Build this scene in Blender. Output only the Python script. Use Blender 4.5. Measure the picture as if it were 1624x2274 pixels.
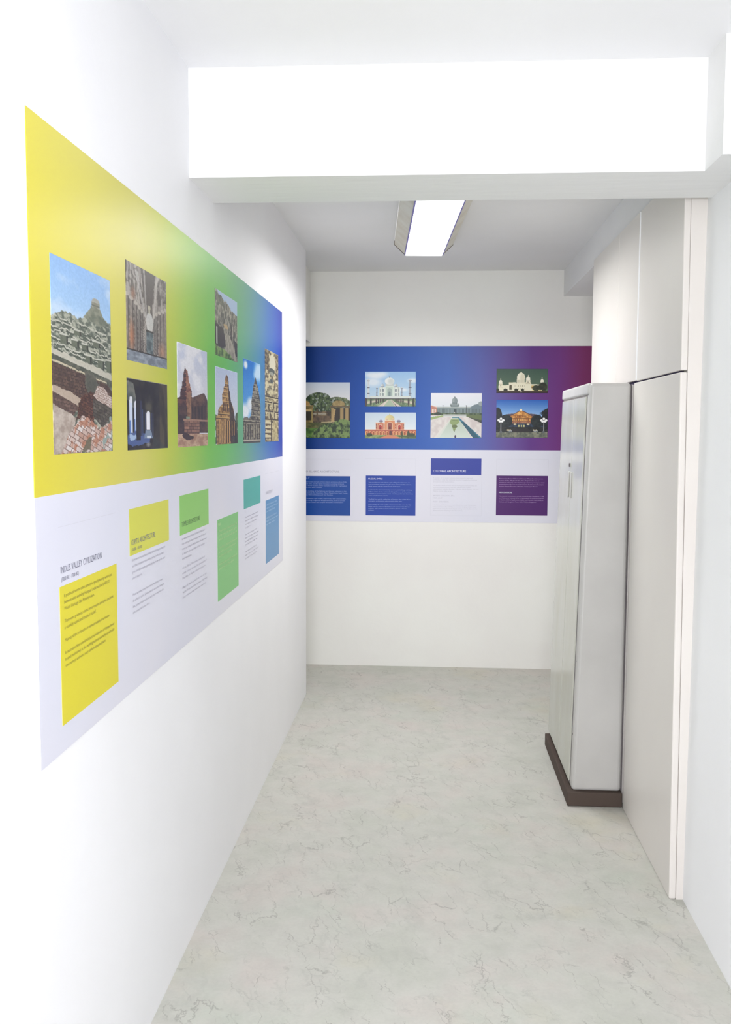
import bpy, bmesh, math, random
import numpy as np
from mathutils import Matrix, Vector

scene = bpy.context.scene
for o in list(bpy.data.objects):
    bpy.data.objects.remove(o)

# ------------------------------------------------------------------ camera
F, PITCH, YAW, ROLL = 2161.07, 0.0827, 0.0655, 0.0042
cam_d = bpy.data.cameras.new('camera')
cam = bpy.data.objects.new('camera', cam_d)
scene.collection.objects.link(cam)
cam_d.sensor_fit = 'HORIZONTAL'
cam_d.sensor_width = 36.0
cam_d.lens = F * 36.0 / 1624.0
cam_d.clip_start = 0.02
fw = Vector((-math.sin(YAW) * math.cos(PITCH), math.cos(YAW) * math.cos(PITCH), -math.sin(PITCH)))
rt = Vector((math.cos(YAW), math.sin(YAW), 0))
up = rt.cross(fw)
r2 = rt * math.cos(ROLL) + up * math.sin(ROLL)
u2 = -rt * math.sin(ROLL) + up * math.cos(ROLL)
m = Matrix((r2, u2, -fw)).transposed().to_4x4()
m.translation = Vector((0, 0, 1.6))
cam.matrix_world = m
scene.camera = cam

# ------------------------------------------------------------------ world, lights, exposure
world = bpy.data.worlds.new('world')
scene.world = world
world.use_nodes = True
wb = world.node_tree.nodes['Background']
wb.inputs[0].default_value = (0.95, 0.97, 1.0, 1)
wb.inputs[1].default_value = 1.0

def area(name, loc, rot, sx, sy, power, col=(1, 1, 1)):
    l = bpy.data.lights.new(name, 'AREA')
    l.shape = 'RECTANGLE'; l.size = sx; l.size_y = sy
    l.energy = power; l.color = col
    o = bpy.data.objects.new(name, l)
    scene.collection.objects.link(o)
    o.location = loc; o.rotation_euler = rot
    return o

# daylight coming down the hall from the entrance behind the camera
area('entrance_daylight', (-0.25, -1.7, 1.45), (math.radians(90), 0, math.radians(-4)), 0.9, 1.5, 106, (0.955, 0.965, 1.0))
# added fill light, out of view overhead, brightens the beam and front walls
area('front_fill_light', (0.05, 1.0, 2.66), (0, 0, 0), 0.9, 1.4, 6, (0.97, 0.98, 1.0))
# tube light of the visible fixture
area('tube_light', (0.02, 4.86, 2.560), (0, 0, math.radians(3.5)), 0.18, 1.2, 26, (1.0, 0.99, 0.985)).data.spread = math.radians(165)

scene.view_settings.view_transform = 'Standard'
scene.view_settings.look = 'None'
scene.view_settings.gamma = 1
scene.view_settings.use_curve_mapping = False
scene.view_settings.exposure = 0.0

# ------------------------------------------------------------------ helpers
def lin(c):
    c = np.asarray(c, float) / 255.0
    return np.where(c <= 0.04045, c / 12.92, ((c + 0.055) / 1.055) ** 2.4)

def L(c):
    return tuple(float(v) for v in lin(c)) + (1.0,)

def newmat(name, rgb=(200, 200, 200), rough=0.6, spec=0.3, metal=0.0):
    mt = bpy.data.materials.new(name)
    mt.use_nodes = True
    b = mt.node_tree.nodes['Principled BSDF']
    b.inputs['Base Color'].default_value = L(rgb)
    b.inputs['Roughness'].default_value = rough
    b.inputs['Specular IOR Level'].default_value = spec
    b.inputs['Metallic'].default_value = metal
    return mt

def bsdf(mt):
    return mt.node_tree.nodes['Principled BSDF']

def add_noise(mt, c1, c2, scale, detail=4, lo=0.35, hi=0.65, bump=0.0, bump_scale=None, stretch=None):
    nt = mt.node_tree; N = nt.nodes; K = nt.links
    tc = N.new('ShaderNodeTexCoord'); mp = N.new('ShaderNodeMapping')
    K.new(tc.outputs['Object'], mp.inputs[0])
    if stretch: mp.inputs['Scale'].default_value = stretch
    nz = N.new('ShaderNodeTexNoise'); nz.inputs['Scale'].default_value = scale; nz.inputs['Detail'].default_value = detail
    K.new(mp.outputs[0], nz.inputs['Vector'])
    cr = N.new('ShaderNodeValToRGB')
    cr.color_ramp.elements[0].position = lo; cr.color_ramp.elements[0].color = L(c1)
    cr.color_ramp.elements[1].position = hi; cr.color_ramp.elements[1].color = L(c2)
    K.new(nz.outputs[0], cr.inputs[0]); K.new(cr.outputs[0], bsdf(mt).inputs['Base Color'])
    if bump:
        n2 = N.new('ShaderNodeTexNoise'); n2.inputs['Scale'].default_value = bump_scale or scale * 8; n2.inputs['Detail'].default_value = 6
        K.new(mp.outputs[0], n2.inputs['Vector'])
        bp = N.new('ShaderNodeBump'); bp.inputs['Strength'].default_value = bump; bp.inputs['Distance'].default_value = 0.01
        K.new(n2.outputs[0], bp.inputs['Height']); K.new(bp.outputs[0], bsdf(mt).inputs['Normal'])
    return cr

def link(name, me, mt=None, parent=None, smooth=False):
    o = bpy.data.objects.new(name, me)
    scene.collection.objects.link(o)
    if mt is not None: me.materials.append(mt)
    if parent is not None: o.parent = parent
    if smooth:
        for p in me.polygons: p.use_smooth = True
    return o

def bm_box(bm, x0, x1, y0, y1, z0, z1):
    vs = [bm.verts.new((x, y, z)) for x in (x0, x1) for y in (y0, y1) for z in (z0, z1)]
    for f in ((0, 1, 3, 2), (4, 6, 7, 5), (0, 4, 5, 1), (2, 3, 7, 6), (0, 2, 6, 4), (1, 5, 7, 3)):
        bm.faces.new([vs[i] for i in f])
    return vs

def box(name, x0, x1, y0, y1, z0, z1, mt, parent=None, bevel=0.0, seg=2, fn=None):
    bm = bmesh.new()
    bm_box(bm, x0, x1, y0, y1, z0, z1)
    bmesh.ops.recalc_face_normals(bm, faces=bm.faces)
    if bevel:
        bmesh.ops.bevel(bm, geom=list(bm.edges), offset=bevel, segments=seg, affect='EDGES', profile=0.5)
    if fn:
        for v in bm.verts: v.co = Vector(fn(v.co))
    me = bpy.data.meshes.new(name); bm.to_mesh(me); bm.free()
    return link(name, me, mt, parent)

def struct(name, *a, **k):
    o = box(name, *a, **k); o['kind'] = 'structure'; return o

def prism(name, pts, z0, z1, mt, parent=None, bevel=0.0):
    """vertical extrusion of a plan outline"""
    bm = bmesh.new()
    lo = [bm.verts.new((x, y, z0)) for x, y in pts]; hi = [bm.verts.new((x, y, z1)) for x, y in pts]
    n = len(pts)
    bm.faces.new(lo[::-1]); bm.faces.new(hi)
    for i in range(n): bm.faces.new((lo[i], lo[(i + 1) % n], hi[(i + 1) % n], hi[i]))
    bmesh.ops.recalc_face_normals(bm, faces=bm.faces)
    if bevel: bmesh.ops.bevel(bm, geom=list(bm.edges), offset=bevel, segments=2, affect='EDGES')
    me = bpy.data.meshes.new(name); bm.to_mesh(me); bm.free()
    return link(name, me, mt, parent)

def thing(name, label, cat, loc, group=None):
    o = bpy.data.objects.new(name, None)
    o.empty_display_size = 0.1
    scene.collection.objects.link(o)
    o.location = loc; o['label'] = label; o['category'] = cat
    if group: o['group'] = group
    return o

# ------------------------------------------------------------------ measures (metres)
A, B, BW = 0.7385, 0.8384, 0.883          # left wall, panelling, right front wall
DB, DE, XR = 6.55, 5.795, 0.804           # back wall, end of left wall, box in the back corner
ZC, ZB = 2.657, 2.367                     # ceiling, underside of the beam
D1, D2 = 2.994, 3.326
ZT, ZM, ZL = 2.183, 1.473, 0.956
Y0 = -3.0

# ------------------------------------------------------------------ setting materials
wall_m = newmat('white_wall_paint', rough=0.55, spec=0.25)
add_noise(wall_m, (241, 241, 243), (245, 245, 247), 1.3, bump=0.10, bump_scale=22)
back_m = newmat('cream_wall_paint', rough=0.6, spec=0.2)
add_noise(back_m, (237, 235, 231), (241, 241, 236), 1.6, bump=0.12, bump_scale=18)
ceil_m = newmat('ceiling_paint', rough=0.8, spec=0.1)
add_noise(ceil_m, (234, 234, 233), (238, 238, 238), 1.1, bump=0.12, bump_scale=14)
beam_m = newmat('beam_paint', rough=0.7, spec=0.15)
add_noise(beam_m, (238, 238, 238), (242, 242, 242), 2.0, bump=0.25, bump_scale=9, stretch=(0.5, 2, 2))
panel_m = newmat('panel_laminate', rough=0.42, spec=0.35)
add_noise(panel_m, (220, 214, 209), (227, 223, 217), 0.9)
joint_m = newmat('joint_dark', (52, 44, 74), rough=0.8)

floor_m = newmat('marbled_vinyl', rough=0.5, spec=0.25)
def build_floor():
    nt = floor_m.node_tree; N = nt.nodes; K = nt.links
    tc = N.new('ShaderNodeTexCoord')
    def noise(scale, detail, rough=0.55, loc=(0, 0, 0)):
        mp = N.new('ShaderNodeMapping'); mp.inputs['Location'].default_value = loc
        K.new(tc.outputs['Object'], mp.inputs[0])
        n = N.new('ShaderNodeTexNoise'); n.inputs['Scale'].default_value = scale
        n.inputs['Detail'].default_value = detail; n.inputs['Roughness'].default_value = rough
        K.new(mp.outputs[0], n.inputs['Vector']); return n
    def ramp(src, stops):
        r = N.new('ShaderNodeValToRGB'); e = r.color_ramp.elements
        e[0].position, e[0].color = stops[0]; e[1].position, e[1].color = stops[-1]
        for p_, c_ in stops[1:-1]: e.new(p_).color = c_
        K.new(src, r.inputs[0]); return r.outputs[0]
    def mixc(fac, a, b, blend='MIX'):
        m_ = N.new('ShaderNodeMixRGB'); m_.blend_type = blend
        for i_, v in enumerate((fac, a, b)):
            if isinstance(v, (float, int, tuple)): m_.inputs[i_].default_value = v
            else: K.new(v, m_.inputs[i_])
        return m_.outputs[0]
    def math_(op, a, b):
        m_ = N.new('ShaderNodeMath'); m_.operation = op
        for i_, v in enumerate((a, b)):
            if isinstance(v, (float, int)): m_.inputs[i_].default_value = v
            else: K.new(v, m_.inputs[i_])
        return m_.outputs[0]
    W1, K1 = (1, 1, 1, 1), (0, 0, 0, 1)
    def veins(scale, seed, width, keep, kscale, warp, rot):
        # jagged thin strokes: cell borders stretched along one direction and broken up
        w = noise(16, 6, 0.62, seed)
        sub = N.new('ShaderNodeVectorMath'); sub.operation = 'SUBTRACT'; sub.inputs[1].default_value = (0.5, 0.5, 0.5)
        K.new(w.outputs['Color'], sub.inputs[0])
        sc = N.new('ShaderNodeVectorMath'); sc.operation = 'SCALE'; sc.inputs['Scale'].default_value = warp
        K.new(sub.outputs[0], sc.inputs[0])
        ad = N.new('ShaderNodeVectorMath'); ad.operation = 'ADD'
        K.new(tc.outputs['Object'], ad.inputs[0]); K.new(sc.outputs[0], ad.inputs[1])
        rm = N.new('ShaderNodeMapping'); rm.inputs['Rotation'].default_value = (0, 0, math.radians(rot))
        K.new(ad.outputs[0], rm.inputs[0])
        mp = N.new('ShaderNodeMapping'); mp.inputs['Scale'].default_value = (1.45, 0.30, 1); mp.inputs['Location'].default_value = seed
        K.new(rm.outputs[0], mp.inputs[0])
        vo = N.new('ShaderNodeTexVoronoi'); vo.feature = 'DISTANCE_TO_EDGE'; vo.inputs['Scale'].default_value = scale
        K.new(mp.outputs[0], vo.inputs['Vector'])
        line = ramp(vo.outputs['Distance'], [(0.0, W1), (width, K1)])
        kp = ramp(noise(kscale, 2, 0.5, (seed[1], seed[0], 0)).outputs[0], [(keep, K1), (keep + 0.09, W1)])
        return math_('MULTIPLY', line, kp)
    base = ramp(noise(3.0, 6, 0.6).outputs[0], [(0.34, L((191, 192, 182))), (0.5, L((197, 196, 188))), (0.66, L((200, 194, 187)))])
    och = ramp(noise(1.7, 5, 0.6, (3.1, 1.7, 0)).outputs[0], [(0.56, K1), (0.74, (0.65, 0.65, 0.65, 1))])
    c = mixc(och, base, L((199, 193, 172)))
    grn = ramp(noise(2.3, 5, 0.6, (7.3, 4.1, 0)).outputs[0], [(0.56, K1), (0.74, (0.6, 0.6, 0.6, 1))])
    c = mixc(grn, c, L((186, 193, 180)))
    cloud = ramp(noise(11, 5, 0.65, (1, 5, 0)).outputs[0], [(0.40, (0.93, 0.93, 0.93, 1)), (0.58, W1)])
    c = mixc(0.8, c, cloud, 'MULTIPLY')
    v1 = veins(9.0, (2.0, 1.0, 0), 0.020, 0.48, 7, 0.075, -19)
    v2 = veins(13.0, (5.0, 3.0, 0), 0.030, 0.50, 9, 0.075, -30)
    v3 = veins(7.0, (9.0, 6.0, 0), 0.09, 0.50, 6, 0.12, -12)
    c = mixc(math_('MULTIPLY', v3, 0.20), c, L((158, 160, 152)))
    c = mixc(math_('MULTIPLY', v2, 0.30), c, L((142, 142, 136)))
    c = mixc(math_('MULTIPLY', v1, 0.50), c, L((124, 120, 114)))
    fs = ramp(noise(90, 3, 0.6).outputs[0], [(0.3, (0.95, 0.95, 0.95, 1)), (0.6, W1)])
    c = mixc(0.8, c, fs, 'MULTIPLY')
    K.new(c, bsdf(floor_m).inputs['Base Color'])
build_floor()

# ------------------------------------------------------------------ the setting
struct('floor', -1.4, 1.6, Y0, DB + 0.15, -0.12, 0.0, floor_m)
struct('ceiling', -1.4, 1.6, D2 - 0.02, DB + 0.15, ZC, ZC + 0.12, ceil_m)
struct('ceiling', -1.4, 1.6, Y0, D1 + 0.02, 2.69, 2.81, wall_m)
struct('wall_left', -1.4, -A, Y0, DE, 0, 2.69, wall_m)
struct('wall_recess', -1.4, -1.1, DE, DB, 0, ZC, back_m)
struct('wall_back', -1.4, 1.6, DB, DB + 0.15, 0, ZC, back_m)
struct('trim_1', -A, 1.35, D1, D2, ZB, 2.75, beam_m)                  # downstand beam across the hall
struct('trim_2', 0.80, 1.35, 2.82, D1, ZB, 2.75, beam_m)             # short return of the beam at the right wall
struct('trim_3', 0.868, 1.35, D2, DB, 2.488, ZC, ceil_m)             # boxing along the ceiling on the right
struct('trim_4', -1.1, -XR, DE, DB, ZT + 0.008, ZC, back_m)          # boxing in the back left corner
# right wall of the front part, leaning a hair outwards
struct('wall_right', BW, 1.35, Y0, D2 + 0.12, 0, 2.69, wall_m,
       fn=lambda c: (c.x + (0.035 * c.z / 2.69 if c.x < 1 else 0), c.y, c.z))
near = lambda c: (c.x, c.y + ((c.z - 1.2) * 0.035 + 0.002 if c.y < 3.5 else 0), c.z)     # near edge a little out of plumb
rw = struct('wall_recess', B + 0.022, 1.35, D2 + 0.003, 5.19, 0, 2.488, panel_m, fn=near)
struct('wall_recess', 1.35, 1.6, Y0, DB, 0, 2.69, back_m)

# laminate panels on the right wall
YJ = 4.06
def panel(y0, y1, z0, z1, x=B, bev=0.003):
    return box('wall_panel', x, B + 0.022, y0, y1, z0, z1, panel_m, rw, bevel=bev, seg=3, fn=near)
panel(D2 + 0.004, YJ + 0.035, 0.0, 1.803, x=B - 0.002, bev=0.005)      # lower panel, rounded far edge
panel(YJ + 0.10, 5.19, 0.0, 1.800, x=B + 0.004)
panel(D2 + 0.004, YJ - 0.002, 1.809, 2.487)
panel(YJ + 0.002, 4.50, 1.811, 2.487, bev=0.002)
panel(4.502, 5.19, 1.811, 2.487, bev=0.002)
box('joint_strip', B + 0.008, B + 0.0215, D2 + 0.075, YJ + 0.2, 1.799, 1.813, joint_m, rw)
box('corner_bead', B - 0.004, B + 0.03, YJ - 0.008, YJ + 0.002, 1.812, 2.485, wall_m, rw, bevel=0.003)

# ------------------------------------------------------------------ ceiling light
white_e = newmat('glowing_diffuser', (255, 255, 255), rough=0.5)
bsdf(white_e).inputs['Emission Color'].default_value = (1, 1, 1, 1)
bsdf(white_e).inputs['Emission Strength'].default_value = 2.2
enamel = newmat('aged_white_enamel', rough=0.4, spec=0.4)
add_noise(enamel, (214, 208, 192), (226, 224, 212), 9)
rim_m = newmat('diffuser_edge', (120, 112, 176), rough=0.4)
dark_m = newmat('dark_edge', (92, 78, 70), rough=0.7)

def build_light():
    t = thing('ceiling_light', 'white tube light fitting with sloped sides under the far ceiling beyond the beam', 'ceiling light', (0.0, 4.80, ZC))
    t.rotation_euler = (0, 0, math.radians(3.5))
    y0, y1 = -0.72, 0.72
    zt, zb = -0.001, -0.075
    wt, wb_ = 0.162, 0.106
    # sloped housing: open tray, two sloping sides and end cheeks
    bm = bmesh.new()
    def quad(*p): bm.faces.new([bm.verts.new(q) for q in p])
    for s in (-1, 1):
        quad((s * wt, y0, zt), (s * wt, y1, zt), (s * wt, y1, -0.022), (s * wt, y0, -0.022))
        quad((s * wt, y0, -0.022), (s * wt, y1, -0.022), (s * wb_, y1, zb), (s * wb_, y0, zb))
    for y in (y0, y1):
        quad((-wt, y, zt), (wt, y, zt), (wt, y, -0.022), (-wt, y, -0.022))
        quad((-wt, y, -0.022), (wt, y, -0.022), (wb_, y, zb), (-wb_, y, zb))
    quad((-wb_, y0, zb + .001), (wb_, y0, zb + .001), (wb_, y1, zb + .001), (-wb_, y1, zb + .001))
    bmesh.ops.remove_doubles(bm, verts=bm.verts, dist=1e-5)
    bmesh.ops.recalc_face_normals(bm, faces=bm.faces)
    me = bpy.data.meshes.new('housing'); bm.to_mesh(me); bm.free()
    link('housing', me, enamel, t)
    d = box('diffuser', -0.102, 0.102, y0 + 0.012, y1 - 0.006, zb - 0.010, zb + 0.002, white_e, t, bevel=0.003)
    for s in (-1, 1):
        box('diffuser_rim', s * 0.105 - 0.003, s * 0.105 + 0.003, y0 + 0.01, y1, zb - 0.007, zb + 0.004, rim_m, t)
        # dark gaps at the far end, following the slope
        bm = bmesh.new()
        a = Vector((s * wt, y1 + 0.001, -0.022)); b = Vector((s * wb_, y1 + 0.001, zb))
        for p, q in ((a, b), (Vector((s * wt, y1 + 0.001, -0.001)), a)):
            dirv = (q - p).normalized(); n = Vector((-dirv.z, 0, dirv.x)) * 0.002
            v = [bm.verts.new(w_) for w_ in (p + n, q + n, q - n, p - n)]
            v2 = [bm.verts.new(w_.co + Vector((0, 0.004, 0))) for w_ in v]
            bm.faces.new(v); bm.faces.new(v2[::-1])
            for i in range(4): bm.faces.new((v[i], v2[i], v2[(i + 1) % 4], v[(i + 1) % 4]))
        bmesh.ops.recalc_face_normals(bm, faces=bm.faces)
        me = bpy.data.meshes.new('end_edge'); bm.to_mesh(me); bm.free()
        link('end_edge', me, dark_m, t)
build_light()

# ------------------------------------------------------------------ steel cupboard
steel = newmat('grey_enamelled_steel', rough=0.38, spec=0.45)
add_noise(steel, (186, 184, 181), (194, 192, 189), 4, bump=0.03, bump_scale=70)
door_m = newmat('worn_door_enamel', rough=0.17, spec=0.6)
def build_door_mat():
    cr = add_noise(door_m, (186, 186, 174), (196, 196, 188), 2.5, stretch=(1, 1.6, 0.6), bump=0.02, bump_scale=14)
build_door_mat()
plinth_m = newmat('dark_brown_base', (84, 73, 67), rough=0.7, spec=0.1)
gap_m = newmat('cupboard_gap', (112, 106, 108), rough=0.9)
chrome = newmat('worn_chrome', (165, 165, 165), rough=0.35, metal=0.8)
def build_cupboard():
    cy = 4.165
    t = thing('steel_cupboard', 'tall grey steel cupboard with two doors on a dark base, against the right wall', 'cupboard', (0.72, 4.54, 0))
    ox, oy = 0.72, 4.54
    def loc(fn=None):
        def g(c):
            x, y, z = c
            k = max(0, min(1, (z - 0.06) / 1.75))
            x = x + (0.040 * k if x < 0.77 else 0.020 * k * 0)      # front leans back a little
            return (x - ox, y - oy, z)
        return g
    g = loc()
    y0, y1 = cy - 0.035, 4.93
    x0, x1 = 0.624, 0.834
    bd = box('body', x0, x1, y0, y1, 0.060, 1.806, steel, t, bevel=0.016, seg=4, fn=g)
    for p in bd.data.polygons: p.use_smooth = False
    box('base', 0.604, 0.836, y0 - 0.022, y1 + 0.0, 0.001, 0.062, plinth_m, t, bevel=0.003, fn=g)
    box('back_gap_shade', x1 - 0.001, 0.838, y0 + 0.015, y1 - 0.02, 0.05, 1.800, gap_m, t, fn=g)  # grey strip filling the gap, its tone stands for the panel edge's shadow
    box('top_moulding', x0 - 0.007, x1 - 0.03, y0 + 0.012, y1 + 0.003, 1.756, 1.8055, steel, t, bevel=0.010, seg=4, fn=g)
    for i, (a, b) in enumerate(((y0 + 0.055, y0 + 0.385), (y0 + 0.390, y1 - 0.02))):
        d = box('door', x0 - 0.007, x0 + 0.004, a, b, 0.085, 1.750, door_m, t, bevel=0.0025, seg=2, fn=g)
        hy = (b - 0.035) if i == 0 else (a + 0.035)
        h = box('handle', x0 - 0.014, x0 - 0.006, hy - 0.006, hy + 0.006, 1.30, 1.42, steel, d, bevel=0.004, seg=3, fn=g)
        if i == 1:
            k = box('lock', x0 - 0.0125, x0 - 0.006, hy - 0.008, hy + 0.008, 1.44, 1.458, gap_m, d, bevel=0.003, fn=g)
    box('door_gap', x0 - 0.0015, x0 + 0.002, y0 + 0.05, y1 - 0.015, 0.080, 1.757, gap_m, t, fn=g)
    box('lug', x0 + 0.02, x0 + 0.045, y1 - 0.10, y1 - 0.07, 1.800, 1.812, steel, t, fn=g, bevel=0.002)
    # dents and rust spots
    for (y, z, r) in ((y0 + 0.035, 0.30, 0.004), (y0 + 0.028, 0.62, 0.002)):
        box('rust_spot', x0 - 0.0006, x0 + 0.001, y - r, y + r, z - r, z + r, gap_m, t, fn=g)
build_cupboard()

# ------------------------------------------------------------------ painting kit for the printed photographs
def rs(seed): return np.random.RandomState(seed)

class Pic:
    def __init__(s, w, h, seed, sky=(200, 215, 235)):
        s.w, s.h = w, h
        s.r = rs(seed); s.seed = seed
        s.U, s.V = np.meshgrid((np.arange(w) + 0.5) / w, (np.arange(h) + 0.5) / h)
        s.a = np.ones((h, w, 3)) * np.array(sky, float)
    def noise(s, sx, sy, oct=4, rough=0.55):
        out = np.zeros((s.h, s.w)); amp = 1; tot = 0
        for o in range(oct):
            nx, ny = max(2, int(sx * 2 ** o) + 2), max(2, int(sy * 2 ** o) + 2)
            g = s.r.rand(ny, nx)
            fx = s.U * (nx - 1.001); fy = s.V * (ny - 1.001)
            ix, iy = fx.astype(int), fy.astype(int); tx, ty = fx - ix, fy - iy
            tx = tx * tx * (3 - 2 * tx); ty = ty * ty * (3 - 2 * ty)
            q = (g[iy, ix] * (1 - tx) + g[iy, ix + 1] * tx) * (1 - ty) + (g[iy + 1, ix] * (1 - tx) + g[iy + 1, ix + 1] * tx) * ty
            out += amp * q; tot += amp; amp *= rough
        out /= tot
        return np.clip((out - 0.5) * 2.0 + 0.5, 0, 1)
    def mix(s, m, c):
        c = np.asarray(c, float)
        m = np.clip(m, 0, 1)[..., None]
        s.a = s.a * (1 - m) + c * m
    def vgrad(s, c0, c1, v0=0, v1=1, m=None):
        t = np.clip((s.V - v0) / (v1 - v0), 0, 1)[..., None]
        c = np.array(c0, float) * (1 - t) + np.array(c1, float) * t
        s.mix(np.ones((s.h, s.w)) if m is None else m, c)
    def poly(s, pts, j=0.0):
        """anti-aliased-ish even-odd polygon mask"""
        U, V = s.U, s.V
        if j:
            U = U + (s.noise(14, 14, 3) - .5) * j; V = V + (s.noise(14, 14, 3) - .5) * j
        ins = np.zeros((s.h, s.w), bool)
        n = len(pts)
        for i in range(n):
            x0, y0 = pts[i]; x1, y1 = pts[(i + 1) % n]
            if y0 == y1: continue
            c = ((V >= min(y0, y1)) & (V < max(y0, y1)) & (U < x0 + (V - y0) * (x1 - x0) / (y1 - y0)))
            ins ^= c
        return ins.astype(float)
    def rect(s, x0, y0, x1, y1): return ((s.U >= x0) & (s.U < x1) & (s.V >= y0) & (s.V < y1)).astype(float)
    def ell(s, x, y, rx, ry, soft=0.0):
        d = np.sqrt(((s.U - x) / rx) ** 2 + ((s.V - y) / ry) ** 2)
        return (d < 1).astype(float) if not soft else np.clip((1 + soft - d) / (2 * soft), 0, 1)
    def tex(s, m, c0, c1, sx, sy, oct=4, sharp=1.5, rough=0.6):
        n = np.clip((s.noise(sx, sy, oct, rough) - .5) * sharp + .5, 0, 1)[..., None]
        c = np.array(c0, float) * (1 - n) + np.array(c1, float) * n
        s.mix(m, c); return n[..., 0]
    def bricks(s, m, c0, c1, mortar, nu, nv, ang=0.0, jit=0.5):
        ca, sa = math.cos(ang), math.sin(ang)
        asp = s.h / s.w
        u = (s.U * ca + s.V * asp * sa) * nu; v = (-s.U * sa + s.V * asp * ca) * nv
        u = u + (np.floor(v) % 2) * 0.5
        iu, iv = np.floor(u).astype(int), np.floor(v).astype(int)
        h = np.sin(iu * 127.1 + iv * 311.7 + s.seed) * 43758.5453; h = (h - np.floor(h))
        c = np.array(c0, float) * (1 - h[..., None]) + np.array(c1, float) * h[..., None]
        fu, fv = u - np.floor(u), v - np.floor(v)
        e = ((fu < 0.10) | (fv < 0.16)).astype(float)[..., None]
        c = c * (1 - e) + np.array(mortar, float) * e
        s.mix(m, c)
    def clouds(s, m, c, th=0.5, sx=3, sy=3, soft=0.15):
        n = s.noise(sx, sy, 5)
        s.mix(m * np.clip((n - th) / soft, 0, 1), c)
    def dome(s, x, y, rx, ry, c, dark, fin=0.05):
        m = s.ell(x, y, rx, ry) * (s.V < y + ry * 0.45)
        t = np.clip((s.U - (x - rx)) / (2 * rx), 0, 1)[..., None]
        s.mix(m, np.array(c, float) * (1 - t) + np.array(dark, float) * t)
        s.mix(s.rect(x - rx * .07, y - ry - fin, x + rx * .07, y - ry + .01), dark)
        s.mix(s.ell(x, y - ry - fin * .35, rx * .13, fin * .25), dark)
    def arch(s, x, y0, y1, hw, c):
        s.mix(s.rect(x - hw, y0 + hw * 1.2, x + hw, y1), c)
        s.mix(s.ell(x, y0 + hw * 1.3, hw, hw * 1.3) * (s.V <= y0 + hw * 1.35), c)

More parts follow.
